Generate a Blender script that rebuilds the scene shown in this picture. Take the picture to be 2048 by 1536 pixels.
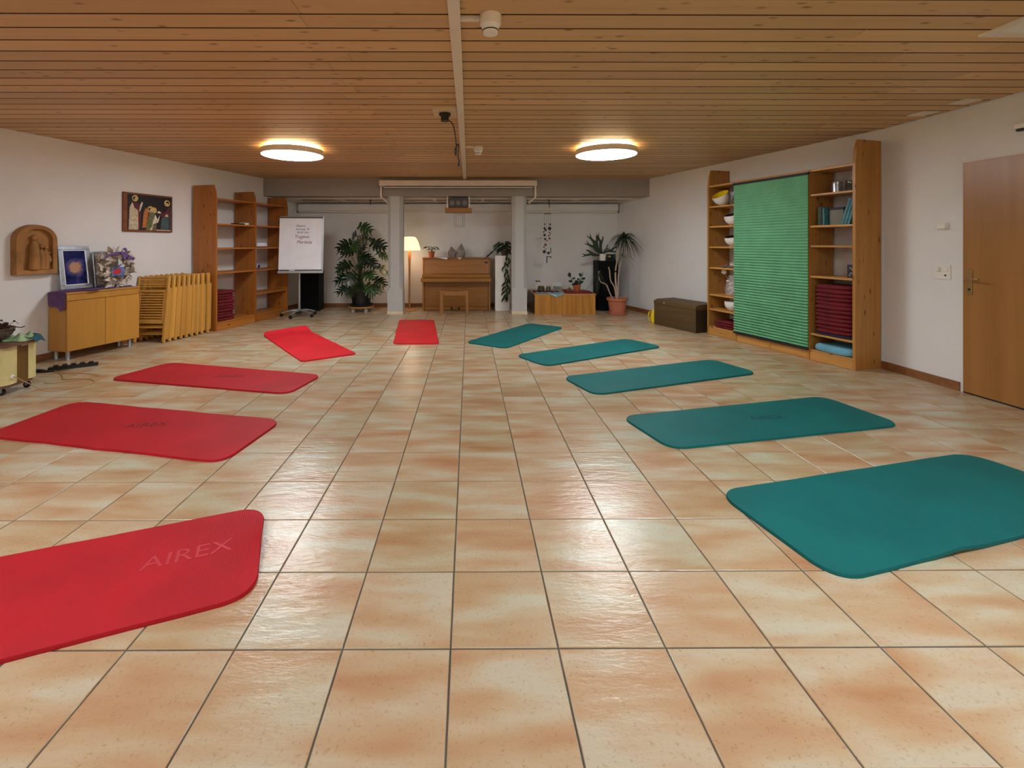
import bpy, math, random
from mathutils import Vector, Matrix
R = math.radians
rnd = random.Random(7)
sc = bpy.context.scene
for o in list(bpy.data.objects):
    bpy.data.objects.remove(o)
COL = sc.collection

# ---------------------------------------------------------------- camera, light, exposure
cam = bpy.data.cameras.new('camera')
cam.sensor_width = 36.0
cam.lens = 919.0 / 2048 * 36
cam.shift_x = 81.4 / 2048
cam.shift_y = -281.0 / 2048
cam.clip_start = 0.02
camo = bpy.data.objects.new('camera', cam)
camo.location = (0, 0, 1.3)
camo.rotation_euler = (R(90), 0, -0.005)
COL.objects.link(camo)
sc.camera = camo
w = bpy.data.worlds.new('world')
sc.world = w
w.use_nodes = True
w.node_tree.nodes['Background'].inputs[0].default_value = (0.9, 0.95, 1, 1)
w.node_tree.nodes['Background'].inputs[1].default_value = 0.3
sc.view_settings.view_transform = 'Standard'
sc.view_settings.look = 'None'
sc.view_settings.gamma = 1
sc.view_settings.use_curve_mapping = False
sc.view_settings.exposure = 0.75
LAMP_POWER = 24.0      # emission of the round ceiling lamps
HALO_POWER = 26.0       # the slit of light above each of them
SHADE_POWER = 0.75      # floor lamp shade

# ---------------------------------------------------------------- materials
def lin(c):
    return tuple((v / 255 / 12.92) if v / 255 <= 0.04045 else ((v / 255 + 0.055) / 1.055) ** 2.4 for v in c) + (1,)

def base_mat(name):
    m = bpy.data.materials.new(name)
    m.use_nodes = True
    nt = m.node_tree
    return m, nt, nt.nodes['Principled BSDF']

def N(nt, typ, **kw):
    n = nt.nodes.new(typ)
    for k, v in kw.items():
        if k.startswith('_'):
            setattr(n, k[1:], v)
        else:
            n.inputs[k.replace('__', ' ')].default_value = v
    return n

def L(nt, a, b):
    nt.links.new(a, b)

def coords(nt, scale=(1, 1, 1), kind='Object'):
    t = N(nt, 'ShaderNodeTexCoord')
    m = N(nt, 'ShaderNodeMapping')
    m.inputs['Scale'].default_value = scale
    L(nt, t.outputs[kind], m.inputs['Vector'])
    return m.outputs['Vector']

def ramp(nt, fac, stops):
    r = N(nt, 'ShaderNodeValToRGB')
    cr = r.color_ramp
    while len(cr.elements) < len(stops):
        cr.elements.new(0.5)
    for e, (p, c) in zip(cr.elements, stops):
        e.position = p
        e.color = c
    L(nt, fac, r.inputs['Fac'])
    return r.outputs['Color']

def mix(nt, fac, a, b, mode='MIX'):
    n = N(nt, 'ShaderNodeMix', _data_type='RGBA', _blend_type=mode)
    for s, v in ((n.inputs[0], fac), (n.inputs[6], a), (n.inputs[7], b)):
        if isinstance(v, (int, float, tuple)):
            s.default_value = v
        else:
            L(nt, v, s)
    return n.outputs[2]

def bump(nt, bs, h, strength, dist=0.01):
    b = N(nt, 'ShaderNodeBump', Strength=strength, Distance=dist)
    L(nt, h, b.inputs['Height'])
    L(nt, b.outputs['Normal'], bs.inputs['Normal'])

def plain(name, c, rough=0.5, metal=0.0, var=0.06, bs_=0.0, bscale=80, scale=6, emit=0, spec=None, trans=0, alpha=1, coat=0):
    m, nt, b = base_mat(name)
    v = coords(nt)
    n = N(nt, 'ShaderNodeTexNoise', Scale=float(scale), Detail=4.0)
    L(nt, v, n.inputs['Vector'])
    c = lin(c)
    lo = tuple(x * (1 - var * 2) for x in c[:3]) + (1,)
    hi = tuple(min(1, x * (1 + var * 2)) for x in c[:3]) + (1,)
    L(nt, ramp(nt, n.outputs['Fac'], [(0.3, lo), (0.7, hi)]), b.inputs['Base Color'])
    b.inputs['Roughness'].default_value = rough
    b.inputs['Metallic'].default_value = metal
    if spec is not None:
        b.inputs['Specular IOR Level'].default_value = spec
    if trans:
        b.inputs['Transmission Weight'].default_value = trans
    if coat:
        b.inputs['Coat Weight'].default_value = coat
    if alpha < 1:
        b.inputs['Alpha'].default_value = alpha
    if emit:
        b.inputs['Emission Color'].default_value = c
        b.inputs['Emission Strength'].default_value = emit
    if bs_:
        n2 = N(nt, 'ShaderNodeTexNoise', Scale=float(bscale), Detail=3.0)
        L(nt, v, n2.inputs['Vector'])
        bump(nt, b, n2.outputs['Fac'], bs_)
    return m

def wood(name, dark, light, axis=0, scale=1.0, knots=0.0, rough=0.45, knot_col=(70, 35, 12), world=False, rndobj=True, kscale=3.0):
    """fine grain running along axis, with sparse knots"""
    m, nt, b = base_mat(name)
    s = [14.0 * scale] * 3
    s[axis] = 0.7 * scale
    tc = N(nt, 'ShaderNodeTexCoord')
    src = tc.outputs['Object']
    if world:
        src = N(nt, 'ShaderNodeNewGeometry').outputs['Position']
    oi = N(nt, 'ShaderNodeObjectInfo')
    off = N(nt, 'ShaderNodeVectorMath', _operation='SCALE')
    cmb = N(nt, 'ShaderNodeCombineXYZ')
    for i in range(3):
        L(nt, oi.outputs['Random'], cmb.inputs[i])
    L(nt, cmb.outputs[0], off.inputs[0])
    off.inputs['Scale'].default_value = 37.0 if rndobj else 0.0
    add = N(nt, 'ShaderNodeVectorMath', _operation='ADD')
    L(nt, src, add.inputs[0])
    L(nt, off.outputs[0], add.inputs[1])
    mp = N(nt, 'ShaderNodeMapping')
    mp.inputs['Scale'].default_value = s
    L(nt, add.outputs[0], mp.inputs['Vector'])
    n = N(nt, 'ShaderNodeTexNoise', Scale=1.0, Detail=6.0, Roughness=0.6, Distortion=0.4)
    L(nt, mp.outputs[0], n.inputs['Vector'])
    col = ramp(nt, n.outputs['Fac'], [(0.28, lin(dark)), (0.72, lin(light))])
    # broad board-to-board tone
    hv = N(nt, 'ShaderNodeHueSaturation')
    mr = N(nt, 'ShaderNodeMapRange')
    mr.inputs['To Min'].default_value = 0.86
    mr.inputs['To Max'].default_value = 1.12
    L(nt, oi.outputs['Random'], mr.inputs['Value'])
    L(nt, mr.outputs[0], hv.inputs['Value'])
    L(nt, col, hv.inputs['Color'])
    col = hv.outputs['Color']
    if knots:
        ks = [kscale * 2.0] * 3
        ks[axis] = kscale * 0.8
        mk = N(nt, 'ShaderNodeMapping')
        mk.inputs['Scale'].default_value = ks
        L(nt, add.outputs[0], mk.inputs['Vector'])
        vo = N(nt, 'ShaderNodeTexVoronoi', Scale=1.0)
        L(nt, mk.outputs[0], vo.inputs['Vector'])
        kc = ramp(nt, vo.outputs['Distance'], [(0.05, (1, 1, 1, 1)), (0.12 * knots, (0, 0, 0, 1))])
        # keep only some of the cells
        sel = ramp(nt, vo.outputs['Color'], [(0.42, (0, 0, 0, 1)), (0.48, (1, 1, 1, 1))])
        kk = mix(nt, 1.0, kc, sel, 'MULTIPLY')
        col = mix(nt, kk, col, lin(knot_col))
    L(nt, col, b.inputs['Base Color'])
    b.inputs['Roughness'].default_value = rough
    bump(nt, b, n.outputs['Fac'], 0.12, 0.004)
    return m

TS, TX0, TY0 = 0.346, -0.059, 1.475

def tile_material():
    m, nt, b = base_mat('glazed_terracotta_tile')
    g = N(nt, 'ShaderNodeNewGeometry')
    sub = N(nt, 'ShaderNodeVectorMath', _operation='SUBTRACT')
    sub.inputs[1].default_value = (TX0, TY0, 0)
    L(nt, g.outputs['Position'], sub.inputs[0])
    div = N(nt, 'ShaderNodeVectorMath', _operation='DIVIDE')
    div.inputs[1].default_value = (TS, TS, 1000)
    L(nt, sub.outputs[0], div.inputs[0])
    fl = N(nt, 'ShaderNodeVectorMath', _operation='FLOOR')
    L(nt, div.outputs[0], fl.inputs[0])
    wn = N(nt, 'ShaderNodeTexWhiteNoise', _noise_dimensions='3D')
    L(nt, fl.outputs[0], wn.inputs['Vector'])
    sc1 = N(nt, 'ShaderNodeVectorMath', _operation='SCALE', Scale=50.0)
    L(nt, wn.outputs['Color'], sc1.inputs[0])
    add = N(nt, 'ShaderNodeVectorMath', _operation='ADD')
    L(nt, g.outputs['Position'], add.inputs[0])
    L(nt, sc1.outputs[0], add.inputs[1])
    mp = N(nt, 'ShaderNodeMapping')
    mp.inputs['Scale'].default_value = (2.4, 8.0, 3.0)
    L(nt, add.outputs[0], mp.inputs['Vector'])
    n1 = N(nt, 'ShaderNodeTexNoise', Scale=1.0, Detail=2.0, Roughness=0.4, Distortion=0.25)
    L(nt, mp.outputs[0], n1.inputs['Vector'])
    col = ramp(nt, n1.outputs['Fac'], [(0.25, lin((174, 134, 100))), (0.42, lin((184, 156, 124))), (0.54, lin((188, 171, 144))), (0.68, lin((190, 186, 168)))])
    # pinkish drift between tiles
    tint = ramp(nt, wn.outputs['Value'], [(0.0, lin((255, 242, 232))), (0.5, lin((255, 252, 246))), (1.0, lin((242, 242, 230)))])
    col = mix(nt, 1.0, col, tint, 'MULTIPLY')
    # fine pitting
    n2 = N(nt, 'ShaderNodeTexNoise', Scale=85.0, Detail=5.0, Roughness=0.8)
    L(nt, add.outputs[0], n2.inputs['Vector'])
    pit = ramp(nt, n2.outputs['Fac'], [(0.30, lin((205, 175, 150))), (0.44, (1, 1, 1, 1))])
    col = mix(nt, 0.75, col, mix(nt, 1.0, col, pit, 'MULTIPLY'))
    L(nt, col, b.inputs['Base Color'])
    mp3 = N(nt, 'ShaderNodeMapping')
    mp3.inputs['Scale'].default_value = (10, 28, 10)
    L(nt, add.outputs[0], mp3.inputs['Vector'])
    n3 = N(nt, 'ShaderNodeTexNoise', Scale=1.0, Detail=4.0, Roughness=0.6)
    L(nt, mp3.outputs[0], n3.inputs['Vector'])
    bump(nt, b, n3.outputs['Fac'], 0.5, 0.006)
    b.inputs['Roughness'].default_value = 0.27
    b.inputs['Specular IOR Level'].default_value = 0.55
    return m

def plaster(name, c, rough=0.85):
    m, nt, b = base_mat(name)
    g = N(nt, 'ShaderNodeNewGeometry')
    n = N(nt, 'ShaderNodeTexNoise', Scale=70.0, Detail=5.0, Roughness=0.7)
    L(nt, g.outputs['Position'], n.inputs['Vector'])
    n2 = N(nt, 'ShaderNodeTexNoise', Scale=1.6, Detail=3.0)
    L(nt, g.outputs['Position'], n2.inputs['Vector'])
    c = lin(c)
    col = ramp(nt, n2.outputs['Fac'], [(0.3, tuple(x * 0.95 for x in c[:3]) + (1,)), (0.7, c)])
    L(nt, col, b.inputs['Base Color'])
    b.inputs['Roughness'].default_value = rough
    bump(nt, b, n.outputs['Fac'], 0.5, 0.008)
    return m

def glass(name, tint=(235, 240, 238), alpha=0.35):
    m, nt, b = base_mat(name)
    b.inputs['Base Color'].default_value = lin(tint)
    b.inputs['Roughness'].default_value = 0.05
    b.inputs['Alpha'].default_value = alpha
    b.inputs['Specular IOR Level'].default_value = 0.8
    return m

def mat_foam(name, c):
    m, nt, b = base_mat(name)
    v = coords(nt)
    c4 = lin(c)
    n = N(nt, 'ShaderNodeTexNoise', Scale=3.0, Detail=5.0)
    L(nt, v, n.inputs['Vector'])
    L(nt, ramp(nt, n.outputs['Fac'], [(0.3, tuple(x * 0.86 for x in c4[:3]) + (1,)), (0.7, tuple(min(1, x * 1.1) for x in c4[:3]) + (1,))]), b.inputs['Base Color'])
    wv = N(nt, 'ShaderNodeTexWave', _wave_type='BANDS', _bands_direction='X', Scale=32.0)
    L(nt, v, wv.inputs['Vector'])
    n2 = N(nt, 'ShaderNodeTexNoise', Scale=160.0, Detail=2.0)
    L(nt, v, n2.inputs['Vector'])
    mxx = N(nt, 'ShaderNodeMath', _operation='ADD')
    L(nt, wv.outputs['Fac'], mxx.inputs[0])
    L(nt, n2.outputs['Fac'], mxx.inputs[1])
    bump(nt, b, mxx.outputs[0], 0.18, 0.003)
    b.inputs['Roughness'].default_value = 0.62
    b.inputs['Specular IOR Level'].default_value = 0.3
    return m

def nebula():
    m, nt, b = base_mat('spiral_galaxy_print')
    v = coords(nt)
    gr = N(nt, 'ShaderNodeTexGradient', _gradient_type='SPHERICAL')
    mp = N(nt, 'ShaderNodeMapping')
    mp.inputs['Location'].default_value = (-0.17 * 8, 0, -0.24 * 8)
    mp.inputs['Scale'].default_value = (8, 8, 8)
    n = N(nt, 'ShaderNodeTexNoise', Scale=9.0, Detail=5.0, Distortion=1.2)
    L(nt, v, n.inputs['Vector'])
    L(nt, v, mp.inputs['Vector'])
    L(nt, mp.outputs[0], gr.inputs['Vector'])
    a = N(nt, 'ShaderNodeMath', _operation='MULTIPLY_ADD')
    L(nt, n.outputs['Fac'], a.inputs[0])
    a.inputs[1].default_value = 0.85
    L(nt, gr.outputs['Fac'], a.inputs[2])
    L(nt, ramp(nt, a.outputs[0], [(0.3, lin((14, 22, 66))), (0.5, lin((34, 44, 104))), (0.85, lin((96, 84, 122))), (1.0, lin((186, 140, 112)))]), b.inputs['Base Color'])
    b.inputs['Roughness'].default_value = 0.12
    return m

M = {}
M['tile'] = tile_material()
M['grout'] = plain('dark_grout', (92, 84, 76), 0.9, var=0.12, bs_=0.4)
M['ceil'] = wood('pine_ceiling_board', (200, 160, 110), (214, 174, 124), 0, 1.3, knots=1.9, rough=0.5, knot_col=(132, 88, 48), world=True, kscale=7.5)
M['ceilgap'] = plain('shadow_gap', (34, 20, 10), 0.95)
M['groove_shade'] = plain('groove_shade_edge', (74, 44, 22), 0.9)  # shade of the grooves painted into the board edge colour
M['wall'] = plaster('white_rough_plaster', (232, 230, 227))
M['grey'] = plaster('grey_painted_concrete', (158, 150, 143))
M['colgrey'] = plaster('pale_grey_painted_column', (192, 192, 188))
M['bare'] = plaster('alcove_panel_grey', (96, 90, 78))
M['offwhite'] = plain('offwhite_painted_metal', (226, 214, 196), 0.45, var=0.02)
M['basewood'] = wood('brown_skirting', (120, 76, 40), (150, 98, 56), 0, 1.2)
M['creamtile'] = plain('cream_skirting_tile', (226, 204, 176), 0.4)
M['pine'] = wood('knotty_pine_upright', (148, 86, 26), (176, 108, 40), 2, 1.4, knots=2.0, rough=0.4, knot_col=(92, 40, 10), kscale=7.0)
M['pinex'] = wood('knotty_pine_board', (156, 92, 30), (186, 116, 46), 0, 1.4, knots=1.6, rough=0.4, knot_col=(92, 40, 10), kscale=6.0)
M['rpine'] = wood('light_pine_upright', (164, 112, 48), (194, 138, 66), 2, 1.4, knots=2.0, rough=0.42, knot_col=(100, 52, 18), kscale=7.0)
M['rpinex'] = wood('light_pine_board', (176, 122, 58), (208, 152, 80), 0, 1.4, knots=1.4, rough=0.42, knot_col=(100, 52, 18), kscale=6.0)
M['beech'] = wood('honey_beech_veneer', (184, 128, 48), (200, 144, 60), 2, 0.8, rough=0.4)
M['chair'] = wood('beech_chair_wood', (196, 140, 58), (216, 164, 82), 2, 1.2, rough=0.4)
M['door'] = wood('door_veneer', (152, 102, 46), (176, 124, 64), 2, 0.5, rough=0.32)
M['piano'] = wood('oak_piano_veneer', (140, 88, 24), (164, 108, 38), 0, 1.6, rough=0.35)
M['stool'] = wood('light_stool_wood', (140, 92, 44), (166, 114, 60), 2, 1.2, rough=0.45)
M['lampwood'] = wood('turned_lamp_wood', (176, 116, 60), (206, 148, 88), 2, 1.2, rough=0.4)
M['chestwood'] = wood('dark_olive_chest_wood', (74, 56, 26), (98, 76, 42), 0, 1.0, rough=0.6)
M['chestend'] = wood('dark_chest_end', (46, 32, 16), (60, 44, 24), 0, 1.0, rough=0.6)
M['parq'] = wood('parquet_stave', (160, 100, 26), (202, 142, 56), 2, 1.0, rough=0.4)
M['darkbrown'] = wood('dark_brown_wood', (78, 44, 22), (98, 60, 34), 1, 1.0, rough=0.5)
M['metal'] = plain('brushed_grey_metal', (176, 178, 180), 0.35, 0.7, var=0.03)
M['brass'] = plain('dull_brass', (168, 142, 96), 0.35, 0.8, var=0.03)
M['black'] = plain('black_plastic', (18, 18, 19), 0.45, var=0.02)
M['blacklac'] = plain('black_laminate', (3, 3, 4), 0.6, var=0.02, spec=0.15)
M['white'] = plain('white_plastic', (232, 228, 218), 0.4, var=0.02)
M['paper'] = plain('flipchart_paper', (238, 238, 242), 0.8, var=0.02)
M['redfoam'] = mat_foam('red_foam', (174, 17, 30))
M['redfoam_lit'] = mat_foam('lit_red_foam', (206, 26, 38))  # lit copy of the red foam, light put into its brighter colour
M['tealfoam'] = mat_foam('teal_foam', (0, 100, 99))
M['logolight'] = plain('pale_red_print', (190, 48, 60), 0.6)
M['logodark'] = plain('embossed_dark_red', (118, 8, 18), 0.7)
M['logoteal'] = plain('embossed_dark_teal', (0, 70, 72), 0.7)
M['cushred'] = plain('dark_red_felt', (106, 8, 20), 0.9, var=0.14, bs_=0.3, scale=14)
M['blanket'] = plain('light_blue_blanket', (104, 164, 184), 0.9, var=0.08, bs_=0.5)
M['navy'] = plain('navy_cloth', (26, 26, 46), 0.9)
M['blind'] = plain('green_pleated_fabric', (106, 170, 126), 0.8, var=0.05)
M['purple'] = plain('purple_cloth', (98, 66, 112), 0.85, var=0.16, bs_=0.4, bscale=40)
M['ribbon'] = plain('violet_ribbon', (104, 78, 140), 0.5, var=0.15)
M['silver'] = plain('silver_frame', (172, 178, 186), 0.28, 0.75, var=0.1, scale=14)
M['nebula'] = nebula()
M['terra'] = plain('terracotta', (186, 112, 82), 0.75, var=0.06)
M['terradk'] = plain('orange_terracotta', (168, 88, 44), 0.75, var=0.06)
M['soil'] = plain('potting_soil', (40, 28, 20), 0.95, bs_=0.8, bscale=60)
M['leafdk'] = plain('dark_green_leaf', (20, 42, 18), 0.35, var=0.3, scale=4)
M['leafmd'] = plain('mid_green_leaf', (46, 74, 30), 0.4, var=0.3, scale=5)
M['leafgr'] = plain('grey_green_leaf', (38, 54, 30), 0.5, var=0.2, scale=5)
M['stem'] = plain('green_brown_stem', (82, 78, 44), 0.7)
M['trunk'] = plain('pale_bare_trunk', (182, 158, 140), 0.8, var=0.12, bs_=0.4)
M['clayrel'] = plain('carved_brown_clay', (158, 110, 58), 0.75, var=0.14, bs_=0.4, bscale=30)
M['cream'] = plain('cream_enamel', (216, 204, 142), 0.45, var=0.06, bs_=0.15)
M['brownlam'] = wood('brown_laminate', (96, 66, 50), (120, 86, 66), 0, 0.8, rough=0.4)
M['mint'] = plain('mint_green_cloth', (150, 180, 136), 0.9, var=0.12)
M['tealcl'] = plain('dark_teal_cloth', (34, 82, 92), 0.85)
M['wicker'] = plain('dark_brown_wicker', (92, 78, 66), 0.85, var=0.3, scale=40, bs_=0.6)
M['bark'] = plain('dark_bark', (58, 36, 28), 0.9, var=0.35, scale=30, bs_=0.6)
M['cable'] = plain('beige_cable', (170, 140, 92), 0.6)
M['bowl'] = plain('matt_white_ceramic', (226, 220, 212), 0.6, var=0.04, bs_=0.4, bscale=25)
M['yellow'] = plain('glossy_yellow', (232, 200, 16), 0.35)
M['glass'] = glass('clear_glass', alpha=0.2)
M['smoke'] = glass('smoky_quartz', (150, 140, 128), 0.8)
M['greenglass'] = glass('dark_green_glass', (66, 66, 36), 0.85)
M['pink'] = plain('pale_pink_petals', (222, 200, 196), 0.7)
M['grybox'] = plain('grey_card_box', (128, 124, 112), 0.8)
M['bkteal'] = plain('teal_book_cover', (74, 132, 140), 0.6, var=0.25, scale=30)
M['bkgreen'] = plain('green_book_cover', (60, 84, 56), 0.6, var=0.25, scale=30)
M['bkdark'] = plain('dark_book_cover', (30, 30, 34), 0.6)
M['dried'] = plain('dried_grey_brown_leaf', (122, 106, 94), 0.85, var=0.35, scale=24)
M['driedlt'] = plain('pale_dried_leaf', (196, 184, 168), 0.85, var=0.2, scale=24)
M['cardblue'] = plain('blue_card_print', (92, 112, 164), 0.5, var=0.3, scale=12)
M['cardred'] = plain('red_card_print', (196, 44, 58), 0.5)
M['ltblue'] = plain('light_blue_satin', (126, 178, 192), 0.4, var=0.16, scale=14)
M['redcl'] = plain('dark_red_cloth', (122, 16, 32), 0.8, var=0.15)
M['ink'] = plain('dark_marker_ink', (50, 44, 62), 0.7)
M['inkred'] = plain('crimson_marker_ink', (122, 24, 58), 0.7)
M['grill'] = plain('dark_grey_speaker_cloth', (84, 82, 88), 0.7, var=0.15, scale=60)
M['gold'] = plain('gold_ball', (220, 190, 96), 0.2, 0.9)
M['emerald'] = plain('emerald_ball', (18, 100, 84), 0.2, 0.5)
M['lampface'] = plain('lamp_diffuser', (243, 250, 255), 0.5, var=0, emit=LAMP_POWER)
M['lamphalo'] = plain('lamp_halo_strip', (255, 236, 190), 0.5, var=0, emit=HALO_POWER)
M['shade'] = plain('lit_lamp_shade', (255, 226, 180), 0.7, var=0, emit=SHADE_POWER)

# ---------------------------------------------------------------- mesh builder
class MB:
    def __init__(s):
        s.v = []; s.f = []; s.mi = []; s.cur = 0
    def add(s, vs, fs, mtx=None):
        o = len(s.v)
        for p in vs:
            p = Vector(p)
            s.v.append(tuple(mtx @ p) if mtx else tuple(p))
        for f in fs:
            s.f.append(tuple(i + o for i in f)); s.mi.append(s.cur)
        return s
    def box(s, x0, x1, y0, y1, z0, z1, mtx=None, ch=0.0):
        if ch <= 0:
            vs = [(x, y, z) for z in (z0, z1) for y in (y0, y1) for x in (x0, x1)]
            fs = [(0, 2, 3, 1), (4, 5, 7, 6), (0, 1, 5, 4), (2, 6, 7, 3), (0, 4, 6, 2), (1, 3, 7, 5)]
            return s.add(vs, fs, mtx)
        import bmesh
        bm = bmesh.new()
        bmesh.ops.create_cube(bm, size=1)
        for v in bm.verts:
            v.co = Vector(((x0 + x1) / 2 + v.co.x * (x1 - x0), (y0 + y1) / 2 + v.co.y * (y1 - y0), (z0 + z1) / 2 + v.co.z * (z1 - z0)))
        bmesh.ops.bevel(bm, geom=bm.edges[:], offset=ch, segments=1, affect='EDGES')
        bm.verts.index_update()
        s.add([v.co for v in bm.verts], [[v.index for v in f.verts] for f in bm.faces], mtx)
        bm.free()
        return s
    def prism(s, pts, z0, z1, mtx=None, ch=0.0):
        """pts in xy, counterclockwise"""
        n = len(pts)
        vs = [(x, y, z0) for x, y in pts] + [(x, y, z1) for x, y in pts]
        fs = [tuple(range(n - 1, -1, -1)), tuple(range(n, 2 * n))] + [(i, (i + 1) % n, n + (i + 1) % n, n + i) for i in range(n)]
        return s.add(vs, fs, mtx)
    def lathe(s, prof, seg=24, mtx=None, cap=True):
        """prof: (r, z) bottom to top"""
        vs = []; fs = []
        for r, z in prof:
            for k in range(seg):
                a = 2 * math.pi * k / seg
                vs.append((r * math.cos(a), r * math.sin(a), z))
        for i in range(len(prof) - 1):
            for k in range(seg):
                a, b = i * seg + k, i * seg + (k + 1) % seg
                fs.append((a, b, b + seg, a + seg))
        if cap:
            fs.append(tuple(range(seg - 1, -1, -1)))
            o = (len(prof) - 1) * seg
            fs.append(tuple(range(o, o + seg)))
        return s.add(vs, fs, mtx)
    def tube(s, path, r, seg=8, mtx=None):
        path = [Vector(p) for p in path]
        rs = r if isinstance(r, (list, tuple)) else [r] * len(path)
        vs = []; fs = []
        up = Vector((0, 0, 1))
        for i, p in enumerate(path):
            t = (path[min(i + 1, len(path) - 1)] - path[max(i - 1, 0)]).normalized()
            a = t.cross(up)
            if a.length < 0.05:
                a = t.cross(Vector((1, 0, 0)))
            a.normalize(); b = t.cross(a).normalized()
            for k in range(seg):
                an = 2 * math.pi * k / seg
                vs.append(p + (a * math.cos(an) + b * math.sin(an)) * rs[i])
        for i in range(len(path) - 1):
            for k in range(seg):
                a0, b0 = i * seg + k, i * seg + (k + 1) % seg
                fs.append((a0, a0 + seg, b0 + seg, b0))
        fs.append(tuple(range(seg)))
        o = (len(path) - 1) * seg
        fs.append(tuple(range(o + seg - 1, o - 1, -1)))
        return s.add(vs, fs, mtx)
    def ball(s, c, r, seg=12, rings=8, sq=(1, 1, 1), jit=0.0):
        prof = []
        vs = []; fs = []
        for i in range(1, rings):
            th = math.pi * i / rings
            for k in range(seg):
                a = 2 * math.pi * k / seg
                j = 1 + rnd.uniform(-jit, jit)
                vs.append((c[0] + r * sq[0] * math.sin(th) * math.cos(a) * j, c[1] + r * sq[1] * math.sin(th) * math.sin(a) * j, c[2] - r * sq[2] * math.cos(th) * j))
        for i in range(rings - 2):
            for k in range(seg):
                a, b = i * seg + k, i * seg + (k + 1) % seg
                fs.append((a, b, b + seg, a + seg))
        n = len(vs)
        vs.append((c[0], c[1], c[2] - r * sq[2])); vs.append((c[0], c[1], c[2] + r * sq[2]))
        o = (rings - 2) * seg
        for k in range(seg):
            fs.append((n, (k + 1) % seg, k))
            fs.append((n + 1, o + k, o + (k + 1) % seg))
        return s.add(vs, fs)
    def mesh(s, name, mats, smooth=False):
        me = bpy.data.meshes.new(name)
        me.from_pydata([tuple(v) for v in s.v], [], s.f)
        if not isinstance(mats, (list, tuple)):
            mats = [mats]
        for m in mats:
            me.materials.append(m)
        if len(mats) > 1:
            me.polygons.foreach_set('material_index', s.mi)
        if smooth:
            me.polygons.foreach_set('use_smooth', [True] * len(me.polygons))
            try:
                me.set_sharp_from_angle(angle=R(38))
            except Exception:
                pass
        me.update()
        return me

def link(name, data, parent=None, loc=(0, 0, 0), rot=(0, 0, 0)):
    o = bpy.data.objects.new(name, data)
    COL.objects.link(o)
    o.location = loc; o.rotation_euler = rot
    if parent:
        o.parent = parent
    return o

def part(name, mb, mat, parent, smooth=False, loc=(0, 0, 0), rot=(0, 0, 0), label=None, kind=None):
    o = link(name, mb.mesh(name, mat, smooth), parent, loc, rot)
    if label: o['label'] = label
    if kind: o['kind'] = kind
    return o

def struct(name, mb, mat, parent=None, **k):
    o = part(name, mb, mat, parent, **k)
    if parent is None:
        o['kind'] = 'structure'
    return o

def thing(name, label, cat, loc=(0, 0, 0), rz=0.0, group=None):
    o = link(name, None, None, loc, (0, 0, rz))
    o.empty_display_size = 0.05
    o['label'] = label; o['category'] = cat
    if group: o['group'] = group
    return o

def solo(name, mb, mat, label, cat, loc=(0, 0, 0), rz=0.0, group=None, smooth=False):
    o = part(name, mb, mat, None, smooth, loc, (0, 0, rz))
    o['label'] = label; o['category'] = cat
    if group: o['group'] = group
    return o

def dup(root, loc=None, rz=None, label=None, group=None):
    r = root.copy(); COL.objects.link(r)
    if loc is not None: r.location = loc
    if rz is not None: r.rotation_euler = (0, 0, rz)
    if label: r['label'] = label
    if group: r['group'] = group
    for ch in list(root.children):
        c = ch.copy(); COL.objects.link(c); c.parent = r
        for g in list(ch.children):
            d = g.copy(); COL.objects.link(d); d.parent = c
    return r

def sag(path, n=8):
    """smooth a coarse path (Catmull-Rom)"""
    P = [Vector(p) for p in path]
    out = []
    for i in range(len(P) - 1):
        a = P[max(i - 1, 0)]; b = P[i]; c = P[i + 1]; d = P[min(i + 2, len(P) - 1)]
        for k in range(n):
            t = k / n
            out.append(0.5 * ((2 * b) + (c - a) * t + (2 * a - 5 * b + 4 * c - d) * t * t + (3 * b - a - 3 * c + d) * t ** 3))
    out.append(P[-1])
    return out

# ---------------------------------------------------------------- room shell
CEIL = 2.49
FRONT = -3.4
YB = 9.42
def xl(y): return -4.72 + 0.29 * (y - 5.1)          # left wall
def xr(y):                                          # right wall, two stretches
    return 4.31 - 0.272 * (y - 4.75) if y > 4.75 else 4.31 + 0.0307 * (4.75 - y)

fl = MB().box(-7.6, 5.0, FRONT - 0.2, YB + 0.2, -0.12, -0.004)
floor = struct('floor', fl, M['grout'])

def wall(name, p0, p1, z0, z1, th, mat):
    """inner face runs p0 -> p1, the body lies to the left of that direction"""
    d = (Vector(p1) - Vector(p0)).normalized()
    n = Vector((-d.y, d.x)) * th
    pts = [p0, p1, (p1[0] + n.x, p1[1] + n.y), (p0[0] + n.x, p0[1] + n.y)]
    return struct(name, MB().prism(pts, z0, z1), mat)

wall('wall_left', (xl(FRONT), FRONT), (xl(YB), YB), -0.004, 2.7, 0.2, M['wall'])
wall('wall_back', (xl(YB) - 0.2, YB), (xr(YB) + 0.3, YB), -0.004, 2.7, 0.2, M['wall'])
wall('wall_right', (xr(YB), YB), (4.31, 4.75), -0.004, 2.7, 0.2, M['wall'])
wall('wall_right_near', (4.31, 4.75), (xr(FRONT), FRONT), -0.004, 2.7, 0.2, M['wall'])
wall('wall_front', (xr(FRONT) + 0.2, FRONT), (xl(FRONT) - 0.2, FRONT), -0.004, 2.7, 0.2, M['wall'])

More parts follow.
